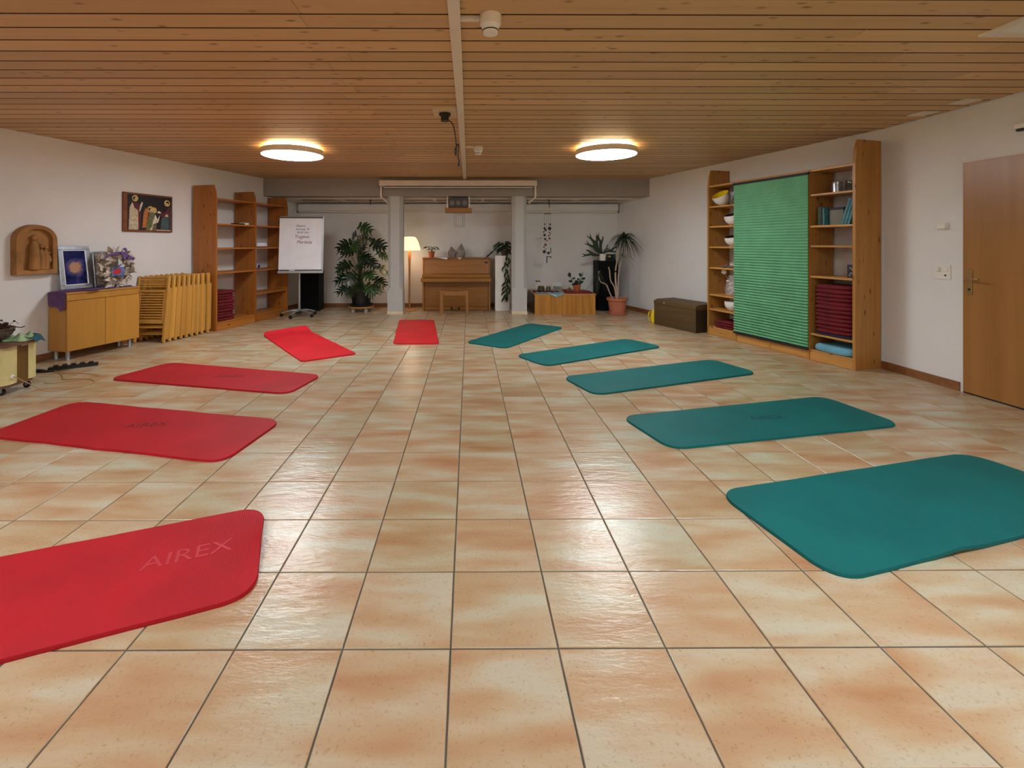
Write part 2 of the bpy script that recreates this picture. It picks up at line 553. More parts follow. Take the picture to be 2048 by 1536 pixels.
# floor tiles: the 300 that show largest are parts, the rest one part
G = 0.0028
tb = MB()
h = TS / 2 - G
c = 0.0022
vs = [(-h, -h, -0.006), (h, -h, -0.006), (h, h, -0.006), (-h, h, -0.006),
      (-h, -h, -0.0016), (h, -h, -0.0016), (h, h, -0.0016), (-h, h, -0.0016),
      (-h + c, -h + c, 0), (h - c, -h + c, 0), (h - c, h - c, 0), (-h + c, h - c, 0)]
fs = [(0, 1, 5, 4), (1, 2, 6, 5), (2, 3, 7, 6), (3, 0, 4, 7), (4, 5, 9, 8), (5, 6, 10, 9), (6, 7, 11, 10), (7, 4, 8, 11), (8, 9, 10, 11)]
tb.add(vs, fs)
tile_me = tb.mesh('tile', M['tile'])
cells = []
for j in range(-15, 25):
    y = TY0 + (j + 0.5) * TS
    if y < FRONT or y > YB + 0.1: continue
    for i in range(-22, 16):
        x = TX0 + (i + 0.5) * TS
        if x < xl(y) - 0.25 or x > xr(y) + 0.25: continue
        vis = y > 1.0 and -1.06 * y - 0.3 < x < 1.24 * y + 0.3
        cells.append((not vis, y if vis else abs(y), x, y))
cells.sort()
rest = MB()
for k, (nv, _, x, y) in enumerate(cells):
    if k < 300 and not nv:
        link('tile', tile_me, floor, (x, y, 0))
    else:
        rest.add([(a + x, b + y, cc) for a, b, cc in vs], fs)
part('tile_field', rest, M['tile'], floor, kind='stuff')

# ceiling: dark slab with pine boards fixed below it
cs = MB()
pts = [(xl(FRONT) - 0.1, FRONT), (xr(FRONT) + 0.1, FRONT), (4.41, 4.75), (xr(8.68) + 0.1, 8.68), (xl(8.68) - 0.1, 8.68)]
cs.prism(pts, CEIL + 0.012, CEIL + 0.1)
ceiling = struct('ceiling', cs, M['ceilgap'])
PW, P0 = 0.1555, 2.388
def board(mb, x0, x1, x0b, x1b, y0, y1):
    """board seen from below; ends may follow the slanted walls"""
    g = 0.0036; c = 0.003; z0 = CEIL; z1 = CEIL + 0.014
    y0 += g; y1 -= g
    vs = [(x0, y0, z1), (x1, y0, z1), (x1b, y1, z1), (x0b, y1, z1),
          (x0, y0, z0 + c), (x1, y0, z0 + c), (x1b, y1, z0 + c), (x0b, y1, z0 + c),
          (x0 + .001, y0 + c, z0), (x1 - .001, y0 + c, z0), (x1b - .001, y1 - c, z0), (x0b + .001, y1 - c, z0)]
    fs = [(0, 1, 2, 3), (0, 4, 5, 1), (1, 5, 6, 2), (2, 6, 7, 3), (3, 7, 4, 0), (4, 8, 9, 5), (5, 9, 10, 6), (6, 10, 11, 7), (7, 11, 8, 4), (8, 11, 10, 9)]
    mb.add(vs, fs)
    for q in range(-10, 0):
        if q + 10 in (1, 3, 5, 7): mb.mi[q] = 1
back_rows = MB()
r2 = random.Random(3)
for k in range(-38, 40):
    y0 = P0 + k * PW; y1 = min(y0 + PW, 8.42)
    if y0 > 8.40: break
    if y1 < FRONT + PW: continue
    a, a2 = xl(y0) + 0.004, xl(y1) + 0.004
    b, b2 = xr(y0) - 0.004, xr(y1) - 0.004
    jl = -0.86 + (0.09 if k % 2 else -0.02) + r2.uniform(-0.05, 0.05) - (0.06 * (k % 3))
    if k % 4 == 1: jl = -0.075
    jr = r2.choice([2.1, 2.9, 3.4, 1.6]) + r2.uniform(-0.2, 0.2)
    cuts = [(a, a2), (jl, jl), (jr, jr), (b, b2)]
    for q in range(3):
        p, s_ = cuts[q], cuts[q + 1]
        if s_[0] - p[0] < 0.2: continue
        if y1 > 1.7:
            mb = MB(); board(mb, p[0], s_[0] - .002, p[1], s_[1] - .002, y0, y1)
            part('plank', mb, [M['ceil'], M['groove_shade']], ceiling)
        else:
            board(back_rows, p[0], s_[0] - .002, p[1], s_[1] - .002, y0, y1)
part('plank_field', back_rows, [M['ceil'], M['groove_shade']], ceiling, kind='stuff')

# beam, columns, alcove ceiling
BY = 8.415
struct('trim_1', MB().prism([(xl(BY) , BY), (xr(BY), BY), (xr(8.68), 8.68), (xl(8.68), 8.68)], 2.165, 2.505), M['grey'])
def column(name, x0, x1):
    ch = 0.058
    mb = MB()
    mb.box(x0, x1, BY, 8.68, 0.0, 0.43)
    up = [(x0 + ch, BY), (x1 - ch, BY), (x1, BY + ch), (x1, 8.68 - ch), (x1 - ch, 8.68), (x0 + ch, 8.68), (x0, 8.68 - ch), (x0, BY + ch)]
    bs = [(x0, BY), (x1, BY), (x1, BY), (x1, 8.68), (x1, 8.68), (x0, 8.68), (x0, 8.68), (x0, BY)]
    vs = [(x, y, 0.43) for x, y in bs] + [(x, y, 0.485) for x, y in up] + [(x, y, 2.165) for x, y in up]
    fs = []
    for i in range(8):
        j = (i + 1) % 8
        fs.append((i, j, 8 + j, 8 + i)); fs.append((8 + i, 8 + j, 16 + j, 16 + i))
    mb.add(vs, fs)
    o = struct(name, mb, M['colgrey'])
    part('skirting', MB().box(x0 - .008, x1 + .008, BY - .008, 8.688, 0.0, 0.055, ch=.002), M['creamtile'], o)
column('trim_2', -1.492, -1.215)
column('trim_3', 0.79, 1.062)

ac = MB()
ac.prism([(xl(8.68), 8.68), (xr(8.68), 8.68), (xr(YB), YB), (xl(YB), YB)], 2.168, 2.3)
alc = struct('ceiling_alcove', ac, M['bare'])
fr = MB()
ZA0, ZA1 = 2.135, 2.165
fr.prism([(xl(8.68), 8.68), (xr(8.68), 8.68), (xr(8.76), 8.76), (xl(8.76), 8.76)], ZA0, ZA1)
fr.prism([(xl(9.2), 9.2), (xr(9.2), 9.2), (xr(YB), YB), (xl(YB), YB)], ZA0 - .01, ZA1)
fr.prism([(xl(8.76), 8.76), (xl(8.76) + .22, 8.76), (xl(9.2) + .22, 9.2), (xl(9.2), 9.2)], ZA0, ZA1)
fr.prism([(xr(8.76) - .16, 8.76), (xr(8.76), 8.76), (xr(9.2), 9.2), (xr(9.2) - .16, 9.2)], ZA0, ZA1)
part('ceiling_frame', fr, M['offwhite'], alc)
for bx, dx in ((-2.56, .09), (-1.62, .05), (-.68, .03), (.27, -.01), (1.2, -.03), (2.13, -.07)):
    part('ceiling_bar', MB().prism([(bx - .025, 8.76), (bx + .025, 8.76), (bx + .025 + dx, 9.2), (bx - .025 + dx, 9.2)], ZA0 + .002, ZA1), M['offwhite'], alc)

# pelmet box along the back wall and its rail
pel = MB().box(xl(9.3) + .06, xr(9.3) - .06, 9.27, YB, 1.965, 2.10, ch=.002)
o = struct('trim_4', pel, M['wall'])
part('curtain_rail', MB().box(xl(9.25) + .07, xr(9.25) - .07, 9.262, 9.28, 1.935, 1.955), M['offwhite'], o)
part('rail_end', MB().box(xl(9.25) + .05, xl(9.25) + .085, 9.25, 9.285, 1.915, 1.965, ch=.004), M['grybox'], o)
part('rail_end', MB().box(xr(9.25) - .085, xr(9.25) - .05, 9.25, 9.285, 1.915, 1.965, ch=.004), M['grybox'], o)

# skirting boards
def skirting(name, p0, p1, h_=0.078):
    d = (Vector(p1) - Vector(p0)).normalized()
    n = Vector((d.y, -d.x)) * 0.014
    pts = [(p0[0] + n.x, p0[1] + n.y), (p1[0] + n.x, p1[1] + n.y), p1, p0]
    struct(name, MB().prism(pts, 0, h_), M['basewood'])
skirting('baseboard_left', (xl(FRONT), FRONT), (xl(YB), YB))
skirting('baseboard_back', (xl(YB), YB), (xr(YB), YB))
skirting('baseboard_right', (xr(YB), YB), (4.31, 4.75))
skirting('baseboard_right_near', (4.31, 4.75), (xr(4.03), 4.03))
skirting('baseboard_right_front', (xr(3.02), 3.02), (xr(FRONT), FRONT))

# door in the right wall (leaf almost flush, hinges nearer the camera)
ang = math.atan2(-1, 0.0307)
do = struct('door_1', MB().box(0.0, 0.93, -0.022, 0.0, 0.012, 2.0, ch=.002), M['door'])
do.location = (xr(3.99) - 0.001, 3.99, 0); do.rotation_euler = (0, 0, ang)
part('door_frame', MB().box(-0.014, 0.0, -0.006, 0.0, 0.0, 2.012).box(0.93, 0.944, -0.006, 0.0, 0.0, 2.012).box(-.014, .944, -0.006, 0.0, 2.002, 2.014), M['offwhite'], do)
part('door_shadow_gap', MB().box(0.0, 0.93, -0.018, 0.0, 0.0, 0.012), M['black'], do)
hd = part('door_handle', MB().box(0.04, 0.075, -0.03, -0.022, 0.86, 1.075, ch=.002), M['brass'], do)
lev = MB().tube([(0.057, -0.03, 1.0), (0.057, -0.075, 1.0), (0.075, -0.082, 1.0), (0.17, -0.082, 0.998)], 0.0085, 10)
part('lever', lev, M['brass'], hd, smooth=True)
part('keyhole', MB().lathe([(0.009, 0), (0.009, 0.004)], 12, Matrix.Translation((0.057, -0.03, .905)) @ Matrix.Rotation(R(90), 4, 'X')), M['black'], hd)

# small things on the right wall
def on_right(y, z): return (xr(y), y, z)
wa = ang  # local x runs towards the camera along the wall, local -y out into the room
t = thing('thermostat', 'small white thermostat on the right wall above the switch plate', 'thermostat', on_right(4.17, 1.42), wa)
part('base_plate', MB().box(-.045, .045, -.012, -.001, 0, .075, ch=.003), M['white'], t)
part('dial', MB().box(-.03, .045, -.038, -.0125, .012, .066, ch=.006), M['white'], t)
t = thing('switch_plate', 'square white light switch plate with dimmer knob beside the door', 'light switch', on_right(4.175, 0.975), wa)
part('plate', MB().box(-.07, .07, -.009, -.001, 0, .13, ch=.002), M['white'], t)
part('rocker', MB().box(.006, .055, -.015, -.0095, .068, .117, ch=.003), M['white'], t)
part('dimmer_knob', MB().lathe([(.022, 0), (.022, .014), (.019, .018)], 20, Matrix.Translation((-.032, -.0095, .09)) @ Matrix.Rotation(R(90), 4, 'X')), M['white'], t, smooth=True)
part('socket_hole', MB().lathe([(.009, 0), (.009, .0015)], 14, Matrix.Translation((.03, -.0095, .036)) @ Matrix.Rotation(R(90), 4, 'X')), M['black'], t)
t = thing('wall_sensor', 'small white box with black underside high on the right wall at the photo edge', 'sensor', on_right(3.56, 2.17), wa)
part('housing', MB().box(-.05, .08, -.05, -.001, .03, .075, ch=.006), M['white'], t)
part('lens', MB().box(-.04, .07, -.04, -.003, .012, .03, ch=.003), M['black'], t)

# ceiling fittings
hatch = thing('ceiling_hatch', 'white framed square vent panel in the ceiling at the upper right corner', 'ceiling vent', (2.907, 1.94, CEIL))
part('frame', MB().box(0, .62, .62, .67, -.012, -.0005).box(0, .62, 0, .05, -.012, -.0005).box(0, .05, .05, .62, -.012, -.0005).box(.57, .62, .05, .62, -.012, -.0005), M['offwhite'], hatch)
part('vent_panel', MB().box(.05, .57, .05, .62, -.005, -.0005), M['white'], hatch)
for lbl, (px, py) in {'small pale ceiling plate nearer the door': (4.07, 3.745), 'small pale ceiling plate nearer the pine shelf': (4.07, 4.10)}.items():
    solo('ceiling_plate', MB().box(0, .15, 0, .15, -.008, -.0005, ch=.002), M['offwhite'], lbl, 'ceiling plate', (px, py, CEIL), group='pale plates in the ceiling by the right wall')

struct('trim_5', MB().box(-.105, -.045, 1.0, BY - .001, CEIL - .03, CEIL - .0005, ch=.003), M['offwhite'])

def smoke(x, y, label, s=1.0):
    t = thing('smoke_detector', label, 'smoke detector', (x, y, CEIL), group='smoke detectors')
    part('base', MB().lathe([(.05 * s, -.05 * s), (.055 * s, -.048 * s), (.057 * s, -.003), (.057 * s, -.0005)], 28), M['offwhite'], t, smooth=True)
    part('head', MB().lathe([(.022 * s, -.098 * s), (.038 * s, -.095 * s), (.042 * s, -.075 * s), (.048 * s, -.0505 * s)], 28), M['white'], t, smooth=True)
    part('slot_ring', MB().lathe([(.0405 * s, -.083 * s), (.0425 * s, -.083 * s), (.0432 * s, -.078 * s), (.041 * s, -.078 * s)], 28), M['black'], t)
    return t
smoke(.112, 2.40, 'round white smoke detector close to the camera beside the ceiling strip')
smoke(.115, 5.66, 'small distant white smoke detector between the two round ceiling lamps')
solo('cable_duct', MB().box(0, .115, 0, .028, -.02, -.0005, ch=.002), M['offwhite'], 'short white duct from ceiling strip to the nearer smoke detector', 'cable duct', (-.0445, 2.40, CEIL), group='short white ceiling ducts')
solo('cable_duct', MB().box(0, .1, 0, .05, -.018, -.0005, ch=.002), M['offwhite'], 'short white duct from ceiling strip to the distant smoke detector', 'cable duct', (-.0445, 5.60, CEIL), group='short white ceiling ducts')

t = thing('ceiling_socket', 'black projector mount on a pale wooden plate with a cable hanging down', 'ceiling mount', (-.215, 4.10, CEIL))
part('wooden_plate', MB().box(-.105, .105, -.12, .12, -.03, -.0005, ch=.002), wood('pale_plate_wood', (206, 178, 140), (222, 196, 158), 0, 1.0), t)
part('mount', MB().lathe([(.03, -.1), (.036, -.1), (.036, -.06), (.052, -.05), (.052, -.0305)], 24), M['black'], t, smooth=True)
part('cable', MB().tube(sag([(.02, 0, -.09), (.06, 0, -.11), (.085, .005, -.18), (.1, .01, -.3), (.1, .01, -.4), (.088, .012, -.36), (.12, .012, -.30), (.118, .012, -.42), (.13, .012, -.45)], 8), .005, 7), M['black'], t, smooth=True)
part('plug', MB().tube([(.13, .012, -.45), (.126, .012, -.475), (.122, .012, -.5)], [.006, .011, .009], 8), M['black'], t, smooth=True)

def round_lamp(x, y, label):
    t = thing('ceiling_lamp', label, 'ceiling lamp', (x, y, CEIL), group='round ceiling lamps')
    part('mount', MB().lathe([(.2, -.03), (.2, -.0005)], 24), M['white'], t)
    part('halo', MB().lathe([(.255, -.03), (.3, -.0285), (.3, -.012), (.255, -.012)], 40), M['lamphalo'], t)
    part('housing', MB().lathe([(.362, -.1), (.368, -.098), (.368, -.034), (.362, -.031)], 48, cap=False).lathe([(0.001, -.031), (.362, -.031)], 48, cap=False), M['offwhite'], t, smooth=True)
    part('diffuser', MB().lathe([(.3, -.104), (.355, -.102), (.36, -.096)], 48), M['lampface'], t, smooth=True)
    return t
lx, ly = -2.19, 5.72
round_lamp(lx, ly, 'lit round ceiling lamp on the left in front of the grey beam')
round_lamp(1.69, 5.66, 'lit round ceiling lamp on the right in front of the grey beam')
for x, y, s in ((-2.3, 1.35, 'left'), (1.7, 1.35, 'right')):
    round_lamp(x, y, 'lit round ceiling lamp just above the camera on the ' + s)
for x, y, s in ((-2.4, -1.9, 'left'), (1.7, -1.9, 'right')):
    round_lamp(x, y, 'lit round ceiling lamp behind the camera on the ' + s)

# projection screen under the ceiling, on the beam
t = thing('projection_screen', 'rolled up white projection screen case fixed across the grey beam', 'projection screen', (-1.61, 8.27, 2.335))
part('case', MB().box(0, 2.83, -.05, .06, 0, .098, ch=.006), M['offwhite'], t)
part('weight_bar', MB().box(.08, 2.75, -.012, .008, -.032, -.016, ch=.003), M['white'], t)
part('screen_cloth', MB().box(.08, 2.75, -.003, .002, -.016, -.0005), M['black'], t)
for x, dx in ((0.0, .12), (2.80, -.12)):
    b = MB().box(x, x + .03, .06, .075, -.20, .03)
    b.tube([(x + .015, .068, -.19), (x + .015 + dx * .9, .143, -.30)], .012, 6)
    part('bracket', b, M['offwhite'], t)

# projector on its hanging shelf
t = thing('hanging_shelf', 'small brown shelf hung on white straps under the beam', 'shelf', (-.435, 8.45, 1.865))
part('shelf_board', MB().box(0, .485, -.12, .2, 0, .08, ch=.003), M['piano'], t)
for x in (.03, .43):
    part('strap', MB().box(x, x + .02, -.09, -.083, .08, .299).box(x, x + .02, -.09, 0, .292, .299), M['offwhite'], t)
p = thing('beamer', 'grey box with three round lenses on the hanging shelf', 'projector', (-.375, 8.45, 1.9455))
part('housing', MB().box(0, .36, -.07, .17, 0, .19, ch=.006), M['grill'], p)
for x, r_ in ((.065, .048), (.18, .042), (.295, .048)):
    part('lens_ring', MB().lathe([(r_, 0), (r_, .012), (r_ * .8, .012), (r_ * .7, .004), (0.001, .008)], 24, Matrix.Translation((x, -.0705, .095)) @ Matrix.Rotation(R(90), 4, 'X')), M['grybox'], p, smooth=True)

# small inspection hatch on back wall
t = thing('wall_hatch', 'small white painted hatch on the wall above the piano', 'hatch', (-.30, YB, 1.64))
part('frame', MB().box(0, .205, -.012, -.0005, 0, .27, ch=.002), M['wall'], t)
part('gap', MB().box(.03, .175, -.0135, -.0122, .025, .245), M['bkdark'], t)
part('hatch_door', MB().box(.035, .17, -.02, -.0136, .03, .24, ch=.002), M['wall'], t)
part('edge_joint', MB().box(-.004, .209, -.002, -.0004, -.004, .274), M['bkdark'], t)
part('lock', MB().lathe([(.006, 0), (.006, .004)], 10, Matrix.Translation((.14, -.0205, .17)) @ Matrix.Rotation(R(90), 4, 'X')), M['metal'], t)

# ---------------------------------------------------------------- yoga mats
def text_mesh(s, size, mat, name, depth=0.0006, shear=0.0):
    cu = bpy.data.curves.new(name, 'FONT')
    cu.body = s; cu.size = size; cu.extrude = depth; cu.shear = shear
    cu.align_x = 'LEFT'
    tmp = bpy.data.objects.new(name, cu)
    COL.objects.link(tmp)
    dg = bpy.context.evaluated_depsgraph_get()
    me = bpy.data.meshes.new_from_object(tmp.evaluated_get(dg))
    me.materials.clear(); me.materials.append(mat)
    bpy.data.objects.remove(tmp)
    return me

def yoga_mat(quad, mat, label, group, rad=0.11, th=0.015, lift=None, wav=0.004, seed=1):
    """quad: four floor points counterclockwise seen from above"""
    rr = random.Random(seed)
    c = Vector((sum(p[0] for p in quad) / 4, sum(p[1] for p in quad) / 4))
    Q = [Vector(p) - c for p in quad]
    ln = (Q[1] - Q[0])
    if ln.length < (Q[2] - Q[1]).length: ln = Q[2] - Q[1]
    rz = math.atan2(ln.y, ln.x)
    rot = Matrix.Rotation(-rz, 2)
    Q = [rot @ q for q in Q]
    out = []
    for i in range(4):
        p, a, b = Q[i], Q[i - 1], Q[(i + 1) % 4]
        da, db = (a - p).normalized(), (b - p).normalized()
        s, e = p + da * rad, p + db * rad
        for k in range(9):
            t_ = k / 8
            out.append((1 - t_) ** 2 * s + 2 * t_ * (1 - t_) * (p + (da + db) * rad * .08) + t_ * t_ * e)
        nxt = b + (p - b).normalized() * rad
        for k in range(1, 12):
            out.append(e.lerp(nxt, k / 12))
    ph = rr.uniform(0, 6)
    o2 = []
    for p in out:
        f = 1 + wav * math.sin(p.x * 9 + ph) + wav * 0.6 * math.sin(p.x * 21 + ph * 2 + p.y * 7)
        o2.append(Vector((p.x, p.y * f)))
    out = o2
    n = len(out)
    rings = [(1, 0.0), (1, th * .55), (.992, th), (.95, th), (.8, th), (.6, th), (.35, th), (.1, th)]
    lf = lift or (lambda x, y: 0)
    hx = max(abs(p.x) for p in out)
    vs = []; fs = []
    for sc_, z in rings:
        for p in out:
            x, y = p.x * (1 - (1 - sc_) * .35), p.y * sc_
            vs.append((x, y, z + lf(x, y)))
    for i in range(len(rings) - 1):
        for k in range(n):
            a, b = i * n + k, i * n + (k + 1) % n
            fs.append((a, b, b + n, a + n))
    o = (len(rings) - 1) * n
    # close the middle slit with strips of quads
    fs.append(tuple(range(o, o + n)))
    q = len(vs)
    vs += [(p.x * .85, p.y * .7, 0.0) for p in out]
    for k in range(n):
        fs.append((k, q + k, q + (k + 1) % n, (k + 1) % n))
    fs.append(tuple(range(q + n - 1, q - 1, -1)))
    mb = MB(); mb.add(vs, fs)
    ob = thing('yoga_mat', label, 'yoga mat', (c.x, c.y, 0), rz, group)
    part('mat_body', mb, mat, ob, smooth=True)
    return ob, c, rz

RG, TG = 'red yoga mats in the left arc', 'teal yoga mats in the right arc'
def liftA(x, y): return .034 * max(0, (x - .84) / .08) * max(0, 1 - abs(y - .02) / .2) if x > .84 else 0
def logo(ob, s, x, y, size, mat, rot=0.0, z=.0155, name='logo'):
    link(name, text_mesh(s, size, mat, name), ob, (x, y, z), (0, 0, rot))
quadA = [(-2.481, 1.017), (-.781, 1.689), (-1.0, 2.262), (-2.70, 1.59)]
mA, cA, rA = yoga_mat(quadA, M['redfoam'], 'red yoga mat nearest the camera, cut off by the left photo edge', RG, lift=liftA, seed=3)
logo(mA, 'AIREX', .475, -.01, .12, M['logolight'], R(2), .0158, 'maker_logo')
mB, _, _ = yoga_mat([(-3.265, 3.10), (-1.452, 2.716), (-1.36, 3.36), (-3.21, 3.77)], M['redfoam'], 'second red yoga mat from the camera, with a dark embossed mark in its middle', RG, seed=4, wav=.012)
logo(mB, 'AIREX', -.08, -.04, .1, M['logodark'], R(22), .0155, 'maker_logo')
mC, _, _ = yoga_mat([(-3.44, 4.39), (-1.553, 3.951), (-1.437, 4.516), (-3.234, 4.994)], M['redfoam'], 'third red yoga mat from the camera, in front of the beech cabinet', RG, seed=5, wav=.006)
logo(mC, 'AIREX', -.02, -.04, .1, M['logodark'], R(14), .0155, 'maker_logo')
yoga_mat([(-1.83, 5.029), (-1.312, 5.388), (-2.413, 6.878), (-2.895, 6.472)], M['redfoam_lit'], 'brightly lit red yoga mat with one curled corner, between the flip chart and the camera', RG, rad=.06, seed=6, lift=lambda x, y: .05 * max(0, (x - .78) / .12) ** 1.5 if x > .78 else 0)
yoga_mat([(-.978, 5.919), (-.386, 5.916), (-.591, 7.761), (-1.18, 7.764)], M['redfoam_lit'], 'farthest red yoga mat, lying straight in front of the piano', RG, rad=.08, seed=7)
yoga_mat([(.456, 5.66), (1.461, 7.062), (.969, 7.416), (-.05, 6.004)], M['tealfoam'], 'farthest teal yoga mat, nearest the piano and the wooden box', TG, rad=.10, seed=8)
yoga_mat([(.81, 4.833), (2.425, 5.732), (2.133, 6.212), (.532, 5.307)], M['tealfoam'], 'fourth teal yoga mat from the camera, second farthest of its row', TG, seed=9)
yoga_mat([(1.074, 3.912), (2.884, 4.563), (2.70, 5.10), (.899, 4.437)], M['tealfoam'], 'middle one of the five teal yoga mats', TG, seed=10)
m4, _, _ = yoga_mat([(1.269, 2.879), (3.087, 3.249), (2.98, 3.86), (1.13, 3.42)], M['tealfoam'], 'second teal yoga mat from the camera, with an embossed mark in its middle', TG, seed=11)
logo(m4, 'AIREX', -.05, .0, .1, M['logoteal'], R(-8), .0155, 'maker_logo')
yoga_mat([(1.413, 1.747), (3.231, 2.213), (3.065, 2.816), (1.284, 2.383)], M['tealfoam'], 'teal yoga mat nearest the camera, cut off by the right photo edge', TG, rad=.12, seed=12, lift=lambda x, y: .014 * math.exp(-((x + .28) / .12) ** 2) * (1 if y < -.25 else 0))

# ---------------------------------------------------------------- left: beech cabinet and what stands on it
CA = math.atan2(.9625, .2714)
def Lc(x, y): return (-4.42 + .2714 * x - .9625 * y, 5.07 + .9625 * x + .2714 * y)
cab = thing('sideboard', 'beech two-door sideboard on short metal legs along the left wall', 'cabinet', (-4.42, 5.07, 0), CA)
part('body', MB().box(0, .83, .018, .285, .105, .735, ch=.001), M['beech'], cab)
part('top', MB().box(-.003, .833, -.002, .288, .7352, .757, ch=.003), M['rpinex'], cab)
part('top_rail', MB().box(.002, .828, .002, .0178, .665, .732, ch=.002), M['beech'], cab)
for x0, x1 in ((.003, .412), (.417, .827)):
    part('door', MB().box(x0, x1, 0, .0178, .107, .660, ch=.002), M['beech'], cab)
for x, y in ((.05, .06), (.75, .06), (.05, .24), (.75, .24)):
    part('leg', MB().lathe([(.02, 0), (.022, .004), (.02, .01), (.02, .1045)], 16, Matrix.Translation((x, y, 0))), M['metal'], cab, smooth=True)

# purple cloth, draped over the top and down the near end
def cloth(name, nx, ny, fn, mat, label, cat, loc, rz, th=.004):
    vs = []; fs = []
    for s in (0, 1):
        for j in range(ny + 1):
            for i in range(nx + 1):
                x, y, z = fn(i / nx, j / ny)
                vs.append((x, y, z + (th if s == 0 else 0)))
    W = nx + 1; T = W * (ny + 1)
    for j in range(ny):
        for i in range(nx):
            a = j * W + i
            fs.append((a, a + 1, a + W + 1, a + W)); fs.append((T + a, T + a + W, T + a + W + 1, T + a + 1))
    for i in range(nx):
        fs.append((i, T + i, T + i + 1, i + 1)); b = ny * W + i; fs.append((b, b + 1, T + b + 1, T + b))
    for j in range(ny):
        a = j * W; fs.append((a, a + W, T + a + W, T + a)); b = j * W + nx; fs.append((b, T + b, T + b + W, b + W))
    mb = MB(); mb.add(vs, fs)
    return solo(name, mb, mat, label, cat, loc, rz, smooth=True)
def cl_fn(u, v):
    # u along the cabinet, v front to back; the near end (u<0.2) hangs down
    front = .05 + .05 * math.sin(u * 9) + .03 * math.sin(u * 23)
    y = front - .03 + (.27 - front) * v
    z = .7585 + .024 * (.5 + .3 * math.sin(u * 31 + v * 9) + .2 * math.sin(u * 67 - v * 13)) * (.3 + v * (1 - v) * 2) * (1 if u > .22 else .2)
    x = (u - .2) / .8 * .76
    if u < .2:
        k = (.2 - u) / .2
        hang = k * .2 * (1 - .55 * abs(v - .35)) * (1 + .12 * math.sin(v * 9))
        x = -.012 - .02 * k - .012 * math.sin(v * 11) * k
        z = .7585 - hang
        y = -.005 + .28 * v + (-.02 * k)
    return x, y, z
cloth('table_cloth', 60, 14, cl_fn, M['purple'], 'crumpled purple cloth draped over the sideboard top and its near end', 'cloth', (-4.42, 5.07, 0), CA)

# silver framed galaxy picture leaning on the wall
px, py = Lc(.075, .19)
t = thing('picture_frame', 'silver framed picture of a blue spiral galaxy leaning on the wall', 'picture', (px, py, .776), CA)
t.rotation_euler = (R(-8), 0, CA)
part('frame', MB().box(0, .335, 0, .02, 0, .045, ch=.004).box(0, .335, 0, .02, .455, .5, ch=.004).box(0, .045, 0, .02, .045, .455, ch=.004).box(.29, .335, 0, .02, .045, .455, ch=.004), M['silver'], t)
part('mount', MB().box(.045, .29, .006, .018, .045, .455), M['paper'], t)
part('print', MB().box(.055, .28, .003, .0055, .056, .444), M['nebula'], t)
# second frame behind the wreath
px, py = Lc(.44, .2)
t = thing('picture_frame', 'silver frame half hidden behind the dried wreath', 'picture', (px, py, .776), CA)
t.rotation_euler = (R(-6), 0, CA)
part('frame', MB().box(0, .3, 0, .02, 0, .03, ch=.004).box(0, .3, 0, .02, .40, .43, ch=.004).box(0, .03, 0, .02, .03, .40, ch=.004).box(.27, .3, 0, .02, .03, .40, ch=.004), M['silver'], t)
part('print', MB().box(.03, .27, .004, .016, .03, .40), M['driedlt'], t)

def leaf_mesh(name, ln, wd, mat, n=6, curl=.3, fold=.15, tip=1.0):
    vs = []; fs = []
    for i in range(n + 1):
        t_ = i / n
        w_ = wd * math.sin(math.pi * min(1, t_ * .92 + .04)) ** .8 * (1 - .35 * t_ * tip)
        z = -curl * ln * t_ * t_
        x = ln * t_
        vs += [(x, -w_ / 2, z + fold * w_), (x, 0, z), (x, w_ / 2, z + fold * w_)]
    for i in range(n):
        a = i * 3
        fs += [(a, a + 3, a + 4, a + 1), (a + 1, a + 4, a + 5, a + 2)]
    mb = MB(); mb.add(vs, fs)
    return mb.mesh(name, mat, True)

# dried wreath with violet ribbon
wx, wy = Lc(.60, .105)
t = thing('wreath', 'wreath of curled dried leaves with violet ribbon on the sideboard', 'wreath', (wx, wy, .785), CA)
WR = .155
ring = MB()
ring.tube([(WR * math.cos(a), 0, WR * math.sin(a) + .215) for a in [2 * math.pi * k / 24 for k in range(25)]], .03, 8)
part('wreath_ring', ring, M['dried'], t, smooth=True)
la = leaf_mesh('dried_leaf', .075, .07, M['dried'], 5, .5, .45)
lb = leaf_mesh('dried_leaf', .075, .085, M['driedlt'], 5, .8, .6)
for k in range(84):
    a = k * 2.399; rr_ = WR + rnd.uniform(-.035, .045)
    o = link('dried_leaf', la if k % 3 == 0 else lb, t, (rr_ * math.cos(a), rnd.uniform(-.035, -.01), rr_ * math.sin(a) + .215))
    o.rotation_euler = (rnd.uniform(-1.2, 1.2), -a + rnd.uniform(-2.4, 2.4), rnd.uniform(-1.0, .3))
rb = MB()
def ribbon(mb, path, wd_):
    P_ = sag(path, 6)
    vs = []; fs = []
    for p in P_:
        vs += [(p.x, p.y, p.z), (p.x + wd_ * .5, p.y - .006, p.z + wd_)]
    for i in range(len(P_) - 1):
        fs.append((2 * i, 2 * i + 2, 2 * i + 3, 2 * i + 1))
    mb.add(vs, fs)
ribbon(rb, [(-.17, -.055, .33), (-.10, -.07, .37), (-.02, -.075, .38), (.06, -.08, .36), (.14, -.075, .31), (.19, -.06, .30)], .035)
ribbon(rb, [(.02, -.085, .37), (-.0, -.095, .41), (.04, -.09, .435), (.07, -.085, .40), (.03, -.08, .365)], .03)
ribbon(rb, [(.04, -.08, .365), (.05, -.085, .30), (.0, -.09, .24), (-.05, -.09, .215)], .03)
part('ribbon', rb, M['ribbon'], t, smooth=True)
cd = part('card', MB().box(-.07, .08, -.05, -.046, .115, .225), M['cardblue'], t)
